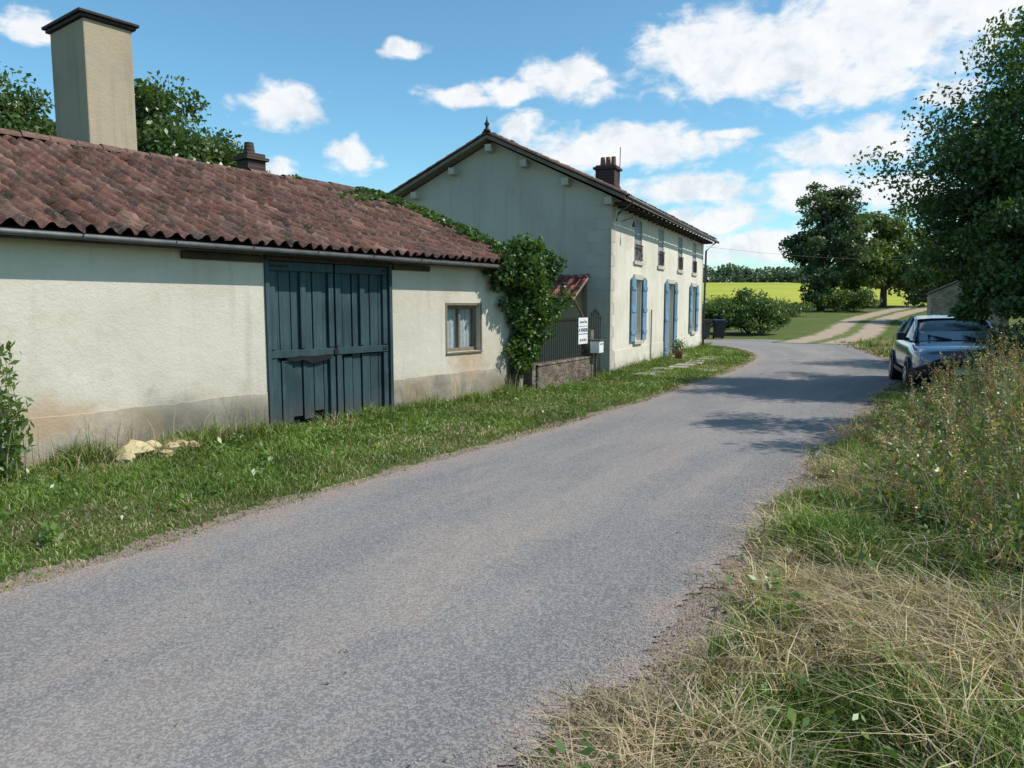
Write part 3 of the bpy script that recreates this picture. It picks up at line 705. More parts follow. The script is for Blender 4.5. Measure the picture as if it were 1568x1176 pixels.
# ------------------------------------------------------------------ foliage generators
def leaves(P,size,col,r,up=.35,asp=.55):
    n=len(P)
    a=r.normal(0,1,(n,3)); a[:,2]-=.3; a/=np.linalg.norm(a,axis=1)[:,None]
    nn=r.normal(0,1,(n,3)); nn[:,2]+=up*2.5
    b=np.cross(nn,a); b/=np.linalg.norm(b,axis=1)[:,None]+1e-9
    s=(size*r.uniform(.65,1.3,n))[:,None]
    V=np.stack([P-a*s*.5,P+b*s*asp*.5-a*s*.05,P+a*s*.5,P-b*s*asp*.5-a*s*.05],1).reshape(-1,3)
    F=np.arange(4*n).reshape(n,4)
    return V,F,np.repeat(col,4,0)
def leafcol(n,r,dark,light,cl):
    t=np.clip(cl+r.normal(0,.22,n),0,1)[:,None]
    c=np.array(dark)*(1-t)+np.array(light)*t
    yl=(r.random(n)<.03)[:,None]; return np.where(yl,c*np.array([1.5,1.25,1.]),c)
def crown(centre,rad,nc,per,size,dark,light,seed,cr=.26,low=-.9):
    r=np.random.default_rng(seed); c=np.array(centre); R_=np.array(rad)
    D=r.normal(0,1,(nc*3,3)); D/=np.linalg.norm(D,axis=1)[:,None]; D=D[D[:,2]>low][:nc]
    rr=r.uniform(.35,1,len(D))**.55
    lump=.82+.25*np.sin(D[:,0]*5+seed)+.12*np.sin(D[:,2]*7+seed*2)+.1*np.sin(D[:,1]*6)
    cc=c+D*R_*(rr*lump)[:,None]
    P=[];CL=[]
    for i,q in enumerate(cc):
        n=int(per*r.uniform(.5,1.4)); rad_=cr*R_.mean()*r.uniform(.6,1.25)
        d=r.normal(0,1,(n,3)); d/=np.linalg.norm(d,axis=1)[:,None]
        pp=q+d*(r.random(n)**.6*rad_)[:,None]*np.array([1.15,1.15,.75])
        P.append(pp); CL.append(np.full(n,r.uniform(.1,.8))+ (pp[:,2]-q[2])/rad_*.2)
    P=np.concatenate(P); CL=np.concatenate(CL)
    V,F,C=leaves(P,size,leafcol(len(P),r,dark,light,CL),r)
    return V,F,C,cc
def tree(name,x,y,ctr,rad,nc,per,size,dark,light,seed,tr=.2,cr=.26,low=-.8,nl=16,extra=None):
    z0=float(H(x,y)); e=empty(name)
    V,F,C,cc=crown((x+ctr[0],y+ctr[1],z0+ctr[2]),rad,nc,per,size,dark,light,seed,cr,low)
    if extra:
        VS=[V];FS=[F];CS=[C];o_=len(V)
        for j,(ec,er,en) in enumerate(extra):
            V2,F2,C2,c2=crown(ec,er,en,per,size,dark,light,seed+j+9,.3,-.9); VS.append(V2);FS.append(F2+o_);CS.append(C2);o_+=len(V2); cc=np.concatenate([cc,c2])
        V=np.concatenate(VS);F=np.concatenate(FS);C=np.concatenate(CS)
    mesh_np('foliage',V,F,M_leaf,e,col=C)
    r=np.random.default_rng(seed+50); g=Geo()
    top=Vector((x+ctr[0],y+ctr[1],z0+ctr[2]+rad[2]*.45)); b=Vector((x,y,z0-.1))
    pts=[b.lerp(top,t)+Vector((math.sin(t*5+seed)*.12,math.cos(t*4+seed)*.12,0))*rad[0]*.3*t for t in np.linspace(0,1,8)]
    g.tube(pts,[tr*(1.25-t*1.1) for t in np.linspace(0,1,8)],9)
    for q in cc[r.permutation(len(cc))[:nl]]:
        t=r.integers(2,6); s=pts[t]; q=Vector(q); mid=s.lerp(q,.5)+Vector((0,0,.12*rad[2]))
        g.tube([s,s.lerp(mid,.6),mid,q],[tr*.45,tr*.34,tr*.25,tr*.07],6)
    g.obj('trunk_and_limbs',M_bark,e,smooth=True)
    return e
DK=(.032,.064,.014); LT=(.11,.175,.04)
tree('hedgerow_tree',10.75,14.6,(0,0,4.6),(3.0,2.9,3.1),165,420,.10,(.028,.058,.014),(.105,.17,.042),1,.16,.24,
     extra=[((9.3,13.3,2.15),(1.75,1.0,.62),44),((9.5,13.9,3.2),(1.7,1.4,1.5),60),((11.2,13.0,3.2),(2.0,1.6,2.4),50),((11.0,13.2,5.8),(2.1,1.5,1.9),60)])
tree('hedgerow_tree.001',8.75,9.0,(0,0,5.5),(1.35,1.75,1.5),20,260,.10,DK,LT,2,.08,.28,nl=8)
tree('hedgerow_tree.002',15.9,20,(0,0,4.6),(3.2,3.2,3.6),80,280,.13,DK,LT,3,.18,.26)
tree('field_tree',28.3,68,(0,0,6.0),(3.3,3.3,5.6),85,220,.35,(.035,.06,.026),(.10,.145,.06),4,.3,.24,-.95,nl=24)
tree('field_tree.001',37.0,74,(0,0,5.2),(4.8,4,5.2),95,230,.37,(.06,.09,.027),(.19,.23,.06),5,.3,.26,-.95)
tree('field_tree.002',31.5,52,(0,0,4.3),(3.0,3.0,4.4),75,240,.28,(.05,.08,.025),(.15,.20,.05),6,.3,.26,-.95)
tree('oak_tree',-13.6,30.5,(0,0,6.9),(4.1,3.6,3.7),130,330,.22,(.028,.058,.014),(.11,.16,.04),7,.3,.25)
tree('oak_tree.001',-19.2,28.5,(0,0,6.9),(3.6,3.5,3.3),110,320,.22,(.028,.058,.014),(.10,.15,.04),8,.3,.25)
def shrub(name,x,y,rad,nc,per,size,dark,light,seed):
    z0=float(H(x,y)); V,F,C,_=crown((x,y,z0+rad[2]*.75),rad,nc,per,size,dark,light,seed,.3,-.6)
    e=empty(name); mesh_np('foliage',V,F,M_leaf,e,col=C)
    g=Geo(); r=np.random.default_rng(seed)
    for i in range(7):
        a=r.uniform(0,6.28); g.tube([(x,y,z0),(x+math.cos(a)*rad[0]*.3,y+math.sin(a)*rad[1]*.3,z0+rad[2]*.7),(x+math.cos(a)*rad[0]*.6,y+math.sin(a)*rad[1]*.6,z0+rad[2]*1.2)],[.04,.025,.01],5)
    g.obj('stems',M_bark,e)
shrub('roadside_shrub',9.15,12.2,(1.05,1.0,1.0),44,300,.075,(.03,.06,.015),(.10,.16,.035),31)
shrub('roadside_shrub.001',11.3,12.2,(1.7,1.5,1.8),45,300,.085,(.025,.05,.012),(.08,.135,.03),32)
shrub('hedge_bush',13.6,42.5,(2.6,1.7,1.35),80,260,.15,(.04,.08,.017),(.12,.18,.042),33)
shrub('hedge_bush.001',9.6,43,(3.2,1.7,1.4),90,250,.16,(.04,.08,.017),(.12,.18,.042),34)
shrub('hedge_bush.002',19,60,(5.0,1.6,.8),60,180,.17,(.06,.10,.025),(.15,.20,.055),35)
shrub('hedge_bush.003',30.0,67,(3.4,2,1.3),50,180,.22,(.05,.08,.02),(.13,.18,.045),37)
shrub('yard_shrub',-.3,17.5,(.9,.9,.8),25,250,.07,DK,LT,36)
r=np.random.default_rng(77); P=[];CL=[]
for i in range(520):
    x=r.uniform(-120,230); y=258+r.uniform(-3,12)+(x-60)*.02; hgt=6.8+1.3*math.sin(x*.09)+.9*math.sin(x*.23+1)+r.uniform(-.8,.8); n=100
    d=r.normal(0,1,(n,3)); d/=np.linalg.norm(d,axis=1)[:,None]
    zz=r.uniform(.05,1)*hgt
    P.append(np.array([x,y,9.4+zz*.75])+d*np.array([4.2,3,2.0])*(r.random(n)**.5)[:,None]); CL.append(np.full(n,r.uniform(0,.9)))
P=np.concatenate(P); CL=np.concatenate(CL)
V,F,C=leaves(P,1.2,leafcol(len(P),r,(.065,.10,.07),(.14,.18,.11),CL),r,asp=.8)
mesh_np('distant_tree_line',V,F,M_leaf,col=C)
P=[];CL=[]
for i in range(120):
    t=i/120; x=41+t*45+r.normal(0,.6); y=72+t*25; n=160; d=r.normal(0,1,(n,3)); d/=np.linalg.norm(d,axis=1)[:,None]
    P.append(np.array([x,y,H(x,y)+r.uniform(.6,4.5)])+d*1.5*(r.random(n)**.5)[:,None]); CL.append(np.full(n,r.uniform(0,.9)))
P=np.concatenate(P); CL=np.concatenate(CL); V,F,C=leaves(P,.32,leafcol(len(P),r,(.05,.08,.025),(.14,.19,.05),CL),r)
mesh_np('hedgerow',V,F,M_leaf,col=C)
# ivy
r=np.random.default_rng(12); P=[];CL=[]
def ivyc(pt,rad,n,sq=(1,1,1)):
    d=r.normal(0,1,(n,3)); d/=np.linalg.norm(d,axis=1)[:,None]
    P.append(np.array(pt)+d*(r.random(n)**.5*rad)[:,None]*np.array(sq)); CL.append(np.full(n,r.uniform(.15,.85)))
for i in range(75): ivyc(B(11.35+r.normal(0,.34),.15+abs(r.normal(0,.2)),2.42+r.normal(0,.17)),.2,110)
for i in range(75):
    z=r.uniform(.5,2.4); wd=.12+.36*(z/2.4)**1.2
    ivyc(B(11.42+r.normal(0,wd*.75),.10+abs(r.normal(0,.08)),z),.17,80)
for i in range(60): ivyc(B(11.9+r.normal(0,.3),-.1+r.normal(0,.28),1.85+r.normal(0,.5)),.24,110)
for i in range(34): ivyc(B(10.1+r.random()**.6*1.2,.16,2.40-r.random()**2*.36),.11,45)
for i in range(130):
    t=r.random(); o=.2-4.2*t; zz=2.53+(1.66/4.27)*(4.27*t)
    ivyc(B(11.75-abs(r.normal(0,.2+.45*(t>.75))),o,zz+.04),.15,55,(1,1,.55))
P=np.concatenate(P); CL=np.concatenate(CL); V,F,C=leaves(P,.08,leafcol(len(P),r,(.026,.062,.013),(.105,.18,.035),CL),r,asp=.85)
ivy=empty('ivy'); mesh_np('ivy_leaves',V,F,M_leaf,ivy,col=C)
g=Geo()
for i in range(6):
    s=11.35+r.normal(0,.08); g.tube([B(s,.05,0),B(s+r.normal(0,.05),.06,.8),B(s+r.normal(0,.1),.07,1.6),B(s+r.normal(0,.2),.1,2.4)],[.022,.018,.014,.01],5)
g.obj('ivy_stems',M_bark,ivy,smooth=True)
r=np.random.default_rng(3); d=r.normal(0,.12,(400,3)); q=np.array(Hh(5.75,.55,.42)); V,F,C=leaves(q+d,.07,leafcol(400,r,DK,LT,np.full(400,.6)),r); mesh_np('plant_leaves',V,F,M_leaf,pt,col=C)

# ------------------------------------------------------------------ grass
def blades(P,h,w,col,lean,r,curl=.5):
    n=len(P); az=r.uniform(0,6.283,n); sd=np.stack([np.cos(az),np.sin(az),np.zeros(n)],1)
    la=r.uniform(0,6.283,n); lv=np.stack([np.cos(la),np.sin(la),np.zeros(n)],1)*(lean*r.uniform(.2,1.3,n))[:,None]
    up=np.array([0,0,1.])[None,:]; h=h[:,None]; w=w[:,None]
    mid=P+(lv*.4+up*.6)*h; tip=P+(lv*(1+curl)+up*(1-.35*curl*np.clip(np.linalg.norm(lv,axis=1)[:,None],0,1)))*h
    V=np.stack([P-sd*w*.5,P+sd*w*.5,mid-sd*w*.4,mid+sd*w*.4,tip],1).reshape(-1,3)
    b=(np.arange(n)*5)[:,None]
    F=np.concatenate([b+np.array([[0,1,2]]),b+np.array([[1,3,2]]),b+np.array([[2,3,4]])],0)
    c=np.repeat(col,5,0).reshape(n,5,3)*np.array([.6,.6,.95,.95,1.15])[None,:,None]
    return V,F,c.reshape(-1,3)
def gcol(n,r,straw):
    g1=np.array((.095,.19,.022)); g2=np.array((.20,.28,.05)); s1=np.array((.60,.485,.31)); s2=np.array((.34,.25,.145))
    t=r.random(n)[:,None]; u=r.random(n)[:,None]
    return np.where((r.random(n)<straw)[:,None],s1*u+s2*(1-u),g1*t+g2*(1-t))
wy=[-3,14.42,18.7,30.55,33]; wx=[((-8.55+.604*-3)/.797),.21,2.475,7.87,8.9]
WX=lambda y:np.interp(y,wy,wx)
ly=L[:,1]; iL=np.argmax(ly>31.5); LX=lambda y:np.interp(y,L[:iL,1],L[:iL,0])
iR=np.argmax(R[:,1]>34); RX=lambda y:np.interp(y,R[:iR,1],R[:iR,0])
VV=[];FF=[];CC=[];off=0
def acc(t):
    global off
    V,F,C=t; VV.append(V);FF.append(F+off);CC.append(C); off+=len(V)
def flush(name):
    global VV,FF,CC,off
    mesh_np(name,np.concatenate(VV),np.concatenate(FF),M_grass,col=np.concatenate(CC)); VV=[];FF=[];CC=[];off=0
r=np.random.default_rng(101)
for (y0,y1,dn,hs_,ws_) in ((1.5,8,2300,.050,.0085),(8,14,1400,.056,.011),(14,22,650,.07,.016),(22,33,300,.08,.024)):
    area=(y1-y0)*3.6; n=int(dn*area)
    y=r.uniform(y0,y1,n); f=r.random(n); x=WX(y)+(LX(y)+.12*vn(y,y*0,9,2.)-WX(y))*f
    kp=x>-1.05*np.abs(y)*.75-1.2; x=x[kp];y=y[kp];f=f[kp]; n=len(x)
    v=vn(x,y,3,1.6); edge=np.clip((f-.82)/.18,0,1)
    patch_=vn(x,y,8,.9)
    keep=r.random(n)<np.clip(1.15-edge*.75-.35*(patch_>.75),0,1); x=x[keep];y=y[keep];f=f[keep];v=v[keep];edge=edge[keep]; n=len(x)
    h=hs_*(.5+.9*v)*r.uniform(.5,1.5,n)*(1-.45*edge)*(1+1.6*np.exp(-f*14))
    straw=np.clip(.06+.4*edge+.25*(v<.33)+.2*(f>.55)*(vn(x,y,44,2.5)>.6),0,1)
    c=gcol(n,r,straw)*(.75+.45*vn(x,y,15,3))[:,None]*np.where(vn(x,y,61,.8)>.55,.82,1.)[:,None]
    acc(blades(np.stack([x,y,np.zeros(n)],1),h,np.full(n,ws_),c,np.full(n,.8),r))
flush('grass_verge')
n=5200; s=r.uniform(1.5,11.5,n); s=s[(s<5.7)|(s>8.2)|(r.random(n)<.45)]; n=len(s); o=.04+np.abs(r.normal(0,.13,n))
pp=np.array([B(a,b,0) for a,b in zip(s,o)]); hh=r.uniform(.07,.26,n)*(.3+1.2*vn(s,s*0,4,3))
acc(blades(pp,hh,np.full(n,.011),gcol(n,r,.2),np.full(n,.5),r)); 
n=700; s=4.2+r.normal(0,.34,n); pp=np.array([B(a,.26+b,.02) for a,b in zip(s,r.normal(0,.10,n))]); acc(blades(pp,r.uniform(.06,.20,n),np.full(n,.007),gcol(n,r,.85)*.9,np.full(n,1.2),r))
n=150; s=r.choice([2.9,3.6,4.0,5.0,5.4,8.6,9.6,11.0],n)+r.normal(0,.16,n); pp=np.array([B(a,.06+abs(b),0) for a,b in zip(s,r.normal(0,.12,n))])
acc(blades(pp,r.uniform(.3,.65,n),np.full(n,.007),gcol(n,r,.85),np.full(n,.22),r)); flush('wall_foot_weeds')

r=np.random.default_rng(202)
def strawf(x,y):
    heap=np.exp(-(((x-1.95)/.55)**2+((y-3.5)/.6)**2))
    near=np.exp(-((x-RX(y))/.45)**2)*.3
    grn=np.exp(-(((x-1.75)/.7)**2+((y-5.2)/.9)**2))
    low=np.exp(-(((x-1.7)/.8)**2+((y-2.2)/.5)**2))
    return np.clip(.30+.75*heap+near-.35*grn-.35*low+1.0*(vn(x,y,21,2.6)-.5),0.03,.97)
for (y0,y1,dn,hs_,ws_,wd) in ((1.4,4.2,2900,.075,.0072,3.6),(4.2,8,1900,.10,.0095,4.5),(8,14,700,.12,.014,6),(14,34,200,.11,.026,8)):
    n=int(dn*(y1-y0)*wd); y=r.uniform(y0,y1,n); d=r.random(n)**1.15*wd; x=RX(y)+.06+d-.22*vn(x=y,y=y*0,seed=5,sc=2.5)
    kp=(x<.78*y+.9); x=x[kp];y=y[kp];d=d[kp]; n=len(x)
    v=vn(x,y,31,2.6); bare=vn(x,y,91,3.2); ed=np.clip(d/.6,0,1); keep=r.random(n)<(.12+.88*ed)*np.clip(.35+1.1*v,0,1)*np.where(bare<.27,.22,1.); x=x[keep];y=y[keep];d=d[keep];v=v[keep];ed=ed[keep]; n=len(x)
    st=strawf(x,y); h=hs_*(.3+1.9*v**1.4)*r.uniform(.4,1.7,n)*(.4+.6*ed)*(1+.6*np.clip((d-1.0),0,1.8))
    isst=r.random(n)<st
    c=np.where(isst[:,None],gcol(n,r,1.),gcol(n,r,.0)*.85)*(.5+.9*vn(x,y,17,4.5))[:,None]
    lean=np.where(isst,1.2,.7)
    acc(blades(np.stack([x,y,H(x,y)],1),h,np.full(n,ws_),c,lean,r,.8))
flush('roadside_grass')
r=np.random.default_rng(303)
for i in range(520):
    if i<80: cx,cy=1.95+r.normal(0,.36),3.55+r.normal(0,.42)
    else:
        cy=1.8+r.random()**.8*9; cx=RX(cy)+.25+r.random()**1.0*3.
    if cx<RX(cy)+.15 or cx>.8*cy+.9: continue
    n=int(r.uniform(25,80)); sp=r.uniform(.025,.06); P_=np.stack([cx+r.normal(0,sp,n),cy+r.normal(0,sp,n),np.zeros(n)],1)
    dry=(i<80 or r.random()<strawf(np.array(cx),np.array(cy)))
    c=gcol(n,r,.97 if dry else .05)*r.uniform(.6,1.3)*(np.array([.98,1.0,.98]) if dry else 1)
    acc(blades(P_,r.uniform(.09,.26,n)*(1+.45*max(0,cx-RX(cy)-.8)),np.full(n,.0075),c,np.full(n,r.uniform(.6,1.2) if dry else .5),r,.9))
flush('dry_grass_tufts')
# broad-leaved ground weeds, both verges
r=np.random.default_rng(818); LV=[];LF=[];LC=[];lo=0
def lacc(t):
    global lo
    V,F,C=t; LV.append(V);LF.append(F+lo);LC.append(C); lo+=len(V)
for i in range(640):
    if i<430:
        cy=1.8+r.random()*10; cx=RX(cy)+.3+r.random()*3.2
        if cx>.8*cy+.9: continue
    else:
        cy=r.uniform(3,16); cx=WX(cy)+.15+r.random()**1.6*(LX(cy)-WX(cy)-.5)
    n=int(r.uniform(10,38)); sp=r.uniform(.03,.10); hz=r.uniform(.02,.12)
    P_=np.stack([cx+r.normal(0,sp,n),cy+r.normal(0,sp,n),.015+np.abs(r.normal(0,hz,n))],1)
    lacc(leaves(P_,r.uniform(.035,.075),leafcol(n,r,(.05,.10,.02),(.17,.26,.06),np.full(n,r.uniform(.2,1.))),r,.9,.5))
mesh_np('broadleaf_weeds',np.concatenate(LV),np.concatenate(LF),M_leaf,col=np.concatenate(LC))
# tall weeds
r=np.random.default_rng(404); LV=[];LF=[];LC=[];lo=0
g=Geo(); 
for i in range(1350):
    y=r.uniform(3.4,12.8); x=RX(y)+.75+r.random()**.7*3.4
    if x>.80*y+.8: continue
    if y<6 and x<2.7+.13*(6-y): continue
    hgt=r.uniform(.35,1.15)*(.5+.7*min(1,(x-RX(y)-.75)/1.4))
    a=r.uniform(0,6.28); ln=r.uniform(.05,.6)*hgt
    pts=[Vector((x+math.cos(a)*ln*t*t,y+math.sin(a)*ln*t*t,hgt*t)) for t in (0,.35,.7,1)]
    dry=r.random()<.6
    g.tube(pts,[.005,.004,.003,.0015],4,False)
    tn=np.array([1.,1,1]) if r.random()<.6 else np.array([.75,.5,.42])
    if dry:
        n=60; t=r.uniform(.62,1.04,n); P_=np.array([[x+math.cos(a)*ln*q*q,y+math.sin(a)*ln*q*q,hgt*q] for q in t])+r.normal(0,.016,(n,3))
        lacc(leaves(P_,.026,gcol(n,r,1.)*r.uniform(.6,1.1)*tn,r,0,.5))
    n=int(r.uniform(14,40)*(.35 if dry else 1)); t=r.uniform(.08,.95,n); P_=np.array([[x+math.cos(a)*ln*q*q,y+math.sin(a)*ln*q*q,hgt*q] for q in t])+r.normal(0,.055,(n,3))*np.array([1,1,.5])
    lacc(leaves(P_,.075,leafcol(n,r,(.055,.10,.022),(.18,.25,.065),np.full(n,r.uniform(.2,.9)))*(np.array([1.8,1.2,.9]) if dry and r.random()<.5 else 1),r,.1,.30))
tw=empty('tall_weeds'); mesh_np('weed_leaves',np.concatenate(LV),np.concatenate(LF),M_leaf,tw,col=np.concatenate(LC))
M_stem=simple('dry_stem',(.34,.28,.16),(.17,.17,.07),8,.8); g.obj('weed_stems',M_stem,tw)
LV=[];LF=[];LC=[];lo=0; g=Geo()
for i in range(11):
    s=2.72+r.normal(0,.12); o=.25+r.normal(0,.12); hgt=r.uniform(.6,1.45); p0=Vector(B(s,o,0)); a=r.uniform(0,6.28)
    pts=[p0+Vector((math.cos(a)*.15*t*t,math.sin(a)*.15*t*t,hgt*t)) for t in (0,.3,.6,1)]; g.tube(pts,[.007,.006,.004,.002],5,False)
    n=55; t=r.uniform(.1,1,n); P_=np.array([list(p0+Vector((math.cos(a)*.15*q*q,math.sin(a)*.15*q*q,hgt*q))) for q in t])+r.normal(0,.05,(n,3)); lacc(leaves(P_,.10,leafcol(n,r,(.05,.10,.02),(.14,.21,.05),np.full(n,.6)),r,.1,.42))
wp=empty('wall_side_weed'); mesh_np('weed_leaves',np.concatenate(LV),np.concatenate(LF),M_leaf,wp,col=np.concatenate(LC)); g.obj('weed_stems',M_stem,wp)
r=np.random.default_rng(505); n=22000; y=1.3+r.random(n)**1.5*12; d=r.normal(.05,.20,n); x=RX(y)+d
n2_=1800; y2=3+r.random(n2_)**1.4*12; x2=LX(y2)+r.normal(.0,.07,n2_); x=np.concatenate([x,x2]); y=np.concatenate([y,y2]); n=len(x)
sz=r.uniform(.002,.007,n)*(1+ (y>5)*.2); oct_=np.array([[1,0,0],[0,1,0],[-1,0,0],[0,-1,0],[0,0,.7],[0,0,-.7]])
V=(oct_[None]*sz[:,None,None]*r.uniform(.6,1.3,(n,6,1))); a=r.uniform(0,6.28,n); ca,sa=np.cos(a)[:,None],np.sin(a)[:,None]
V=np.stack([V[...,0]*ca-V[...,1]*sa,V[...,0]*sa+V[...,1]*ca,V[...,2]],-1)+np.stack([x,y,.014+sz*.2],1)[:,None,:]
fo=np.array([[0,1,4],[1,2,4],[2,3,4],[3,0,4],[1,0,5],[2,1,5],[3,2,5],[0,3,5]]); F=(np.arange(n)*6)[:,None,None]+fo[None]
gc=np.array((.31,.285,.265))*r.uniform(.5,1.5,(n,1))*np.where(r.random((n,1))<.25,np.array([[1.15,.95,.85]]),1)
M_grav,nt,out=newmat('gravel_stone'); k=N(nt); k.bsdf(out,k.n('ShaderNodeAttribute',attribute_name='Col').outputs['Color'],.9,spec=.2)
mesh_np('gravel',V.reshape(-1,3),F.reshape(-1,3),M_grav,col=np.repeat(gc,6,0))
r=np.random.default_rng(66); n=260; y=2+r.random(n)**1.3*18; f=r.random(n)**.7; x=LX(y)+(RX(y)-LX(y))*f; P_=np.stack([x,y,np.full(n,.022)],1)
V,F,C=leaves(P_,.022,np.array((.16,.11,.06))*r.uniform(.5,1.5,(n,1)),r,6.,.5); V[:,2]=np.clip(V[:,2],.017,.03); mesh_np('fallen_leaves',V,F,M_leaf,col=C)

# ------------------------------------------------------------------ CAR
car=empty('parked_car')
fdir=Vector((-.36,-.933)); fdir.normalize(); rt=Vector((fdir.y,-fdir.x))
cc0=Vector((8.50,13.75))
def Cf(x,y,z):
    q=cc0-fdir*x+rt*y; return (q.x,q.y,z)
M_body=simple('car_paint',(.20,.235,.30),(.22,.255,.32),3,.22,coat=1.,metal=.4,spec=.6)
M_tyre=simple('tyre_rubber',(.012,.012,.012),(.02,.02,.02),20,.85); M_rim=simple('alloy_rim',(.4,.4,.42),(.45,.45,.47),8,.3,metal=.9)
M_plast=simple('black_trim',(.010,.013,.026),(.014,.018,.034),9,.4); M_chrome=simple('chrome',(.6,.6,.62),(.65,.65,.66),5,.12,metal=1.)
m,nt,out=newmat('headlamp_glass'); k=N(nt); k.bsdf(out,k.mix(k.noise(40,2),(.35,.38,.42),(.7,.72,.75)),.08,metal=.5,coat=1.); M_lamp=m
st=[(.0,.60,.34,.70),(.05,.74,.26,.80),(.16,.82,.22,.86),(.40,.87,.20,.92),(.80,.89,.20,.97),(1.10,.89,.20,1.02),(1.5,.89,.2,1.02),(2.4,.89,.2,1.03),(3.3,.89,.2,1.05),(3.8,.86,.24,1.03),(4.02,.80,.28,.95),(4.1,.68,.36,.80)]
V=[];F=[]
for (x,w_,zb,zt) in st:
    ring=[(0,zb),(w_*.8,zb),(w_*.97,zb+.12),(w_,zb+(zt-zb)*.5),(w_*.97,zb+(zt-zb)*.82),(w_*.86,zt-.015),(w_*.5,zt+.012),(0,zt+.02)]
    full=ring+[(-a,b) for a,b in ring[-2:0:-1]]
    V+=[Cf(x,a,b) for a,b in full]
nr=14
for i in range(len(st)-1):
    for j in range(nr): F.append((i*nr+j,i*nr+(j+1)%nr,(i+1)*nr+(j+1)%nr,(i+1)*nr+j))
F.append(tuple(range(nr))); F.append(tuple((len(st)-1)*nr+j for j in range(nr-1,-1,-1)))
o=mesh_py('body',V,F,M_body,car,smooth=True); md=o.modifiers.new('s','SUBSURF'); md.levels=2; md.render_levels=2
V=[];F=[]
for (x,w_,zb,zt) in st:
    x2=x-.035 if x<.1 else x; e=.018
    ring=[(w_*.8,zb-.005),(w_*.97+e,zb+.10),(w_+e,zb+.20 if x>.6 else zb+.30)]
    V+=[Cf(x2,a,b) for a,b in ring]+[Cf(x2,-a,b) for a,b in ring[::-1]]
for i in range(len(st)-1):
    for j in (0,1,3,4): F.append((i*6+j,i*6+j+1,(i+1)*6+j+1,(i+1)*6+j))
F.append(tuple(range(6)))
mesh_py('lower_bumper',V,F,M_plast,car,smooth=False)
gh=[(1.0,.76,1.0,.74,1.02),(1.35,.77,1.0,.68,1.22),(1.8,.78,1.0,.62,1.43),(2.3,.78,1.0,.61,1.49),(3.1,.78,1.0,.60,1.47),(3.6,.77,1.0,.60,1.36),(3.95,.74,.98,.66,1.02)]
V=[];F=[]
for (x,wb,zb,wt,zt) in gh: V+=[Cf(x,wb,zb),Cf(x,wt,zt-.03),Cf(x,wt*.6,zt),Cf(x,0,zt+.012),Cf(x,-wt*.6,zt),Cf(x,-wt,zt-.03),Cf(x,-wb,zb)]
for i in range(len(gh)-1):
    for j in range(6): F.append((i*7+j,i*7+j+1,(i+1)*7+j+1,(i+1)*7+j))
F+= [tuple(range(7)),tuple(42+j for j in range(6,-1,-1))]
mesh_py('glasshouse',V,F,M_glass,car,smooth=True)
V=[];F=[]; rf=[g_ for g_ in gh[2:6]]
for (x,wb,zb,wt,zt) in rf: V+=[Cf(x,wt+.012,zt-.04),Cf(x,wt*.97,zt+.0),Cf(x,wt*.6,zt+.02),Cf(x,0,zt+.03),Cf(x,-wt*.6,zt+.02),Cf(x,-wt*.97,zt),Cf(x,-wt-.012,zt-.04)]
for i in range(3):
    for j in range(6): F.append((i*7+j,i*7+j+1,(i+1)*7+j+1,(i+1)*7+j))
mesh_py('roof_panel',V,F,M_body,car,smooth=True)
g=Geo()
for sg in (1,-1):
    g.tube([Cf(.98,.77*sg,1.0),Cf(1.35,.70*sg,1.2),Cf(1.8,.635*sg,1.41)],.03,6); g.tube([Cf(2.45,.79*sg,1.0),Cf(2.4,.62*sg,1.46)],.03,6); g.tube([Cf(3.9,.75*sg,1.0),Cf(3.55,.62*sg,1.36)],.05,6)
g.obj('pillars',M_body,car,smooth=True)
g=Geo(); gr=Geo(); ga=Geo()
for x in (.82,3.35):
    for sg in (1,-1):
        g.tube([Cf(x,.70*sg,.31),Cf(x,.73*sg,.31),Cf(x,.90*sg,.31),Cf(x,.925*sg,.31)],[.27,.31,.31,.28],28)
        gr.tube([Cf(x,.92*sg,.31),Cf(x,.932*sg,.31)],[.20,.19],20)
        ga.tube([Cf(x,.6*sg,.34),Cf(x,.912*sg,.34)],[.36,.365],28)
        for a in range(5): t=a*1.2566; ga.tube([Cf(x+math.cos(t+.5)*.13,.92*sg,.31+math.sin(t+.5)*.13),Cf(x+math.cos(t+.5)*.13,.9345*sg,.31+math.sin(t+.5)*.13)],.045,8)
g.obj('tyres',M_tyre,car,smooth=False); gr.obj('rims',M_rim,car); ga.obj('wheel_arches',M_plast,car)
def patch(pts,name,mat):
    V=[];n=len(pts)
    fx=lambda y,z:.02+.16*(abs(y)/.8)**3.0+max(0,(z-.66))*.6
    for (y,z) in pts: V.append(Cf(fx(y,z)-.045,y,z))
    for (y,z) in pts: V.append(Cf(fx(y,z)+.12,y,z))
    F=[tuple(range(n)),tuple(range(2*n-1,n-1,-1))]+[(i,(i+1)%n,n+(i+1)%n,n+i) for i in range(n)]
    return mesh_py(name,V,F,mat,car)
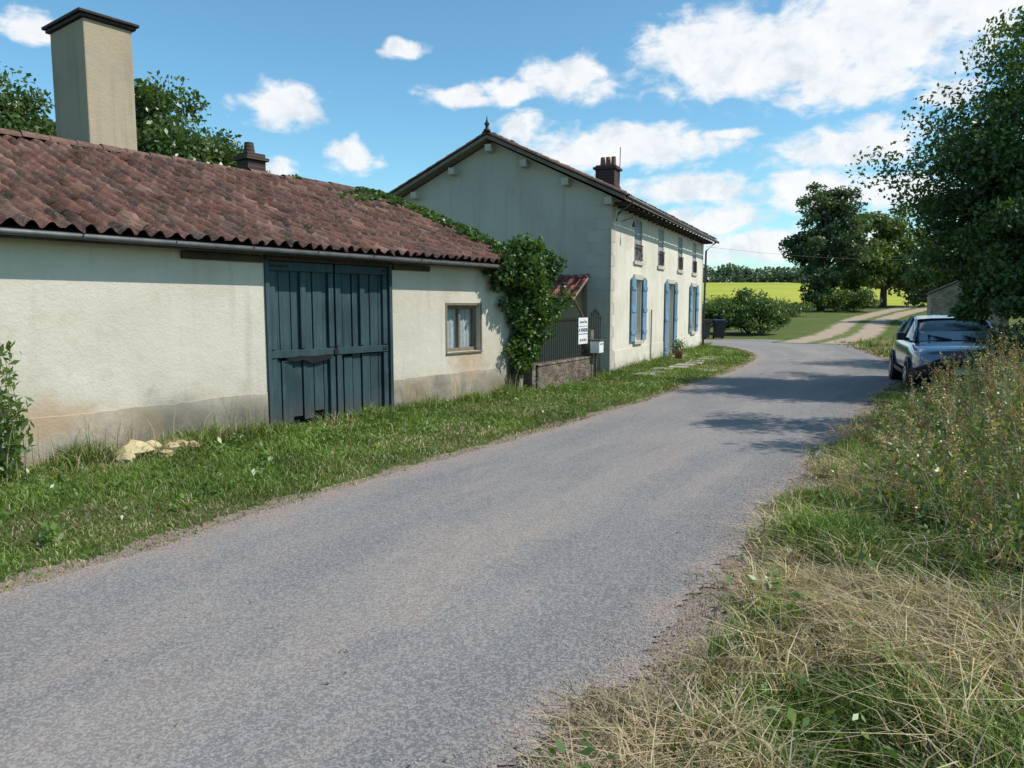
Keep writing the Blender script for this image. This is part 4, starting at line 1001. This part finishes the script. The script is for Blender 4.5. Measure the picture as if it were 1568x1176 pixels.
patch([(-.52,.58),(-.25,.56),(0,.55),(.25,.56),(.52,.58),(.52,.68),(.25,.71),(0,.72),(-.25,.71),(-.52,.68)],'upper_grille',M_plast)
for sg in (1,-1):
    patch([(.53*sg,.60),(.66*sg,.61),(.77*sg,.70),(.78*sg,.79),(.66*sg,.76),(.53*sg,.69)],'headlamp',M_lamp)
    patch([(.58*sg,.34),(.70*sg,.34),(.72*sg,.44),(.60*sg,.44)],'fog_lamp_surround',M_chrome)
    g=Geo(); g.tube([Cf(1.25,.82*sg,1.02),Cf(1.22,.92*sg,1.06)],.03,6); g.box(Cf,1.14,1.27,min(.90*sg,1.06*sg),max(.90*sg,1.06*sg),1.01,1.16); g.obj('door_mirror',M_plast,car,bevel=.03)
g=Geo(); V=[Cf(-.05,0,.715),Cf(-.05,.055,.635),Cf(-.05,0,.555),Cf(-.05,-.055,.635),Cf(.05,0,.715),Cf(.05,.055,.635),Cf(.05,0,.555),Cf(.05,-.055,.635)]
g.add(V,BOXF); g.box(Cf,-.035,.05,.07,.5,.632,.645); g.box(Cf,-.035,.05,-.5,-.07,.632,.645); g.obj('badge_and_trim',M_chrome,car)
g=Geo(); g.box(Cf,-.06,-.04,-.26,.26,.42,.53); g.obj('number_plate',M_white,car)
c=bpy.data.curves.new('plate','FONT'); c.body='FG 911 CC'; c.size=.095; c.align_x='CENTER'; c.materials.append(M_text); o=bpy.data.objects.new('plate_lettering',c); link(o,car)
o.location=Cf(-.063,0,.445); o.rotation_euler=(math.pi/2,0,math.atan2(-rt.y,-rt.x))
g=Geo(); g.tube([Cf(1.02,.1,1.04),Cf(1.2,.5,1.12)],.01,5); g.tube([Cf(1.02,-.5,1.04),Cf(1.2,-.05,1.13)],.01,5); g.obj('wipers',M_plast,car)

cam=bpy.data.cameras.new('camera'); cam.sensor_width=36; cam.lens=25.94; cam.clip_end=5000; cam.clip_start=.05
co=link(bpy.data.objects.new('camera',cam)); co.location=(0,0,1.7); co.rotation_euler=(math.radians(90-6.01),0,0)
scene.camera=co
print('faces',sum(len(o.data.polygons) for o in bpy.data.objects if o.type=='MESH'))
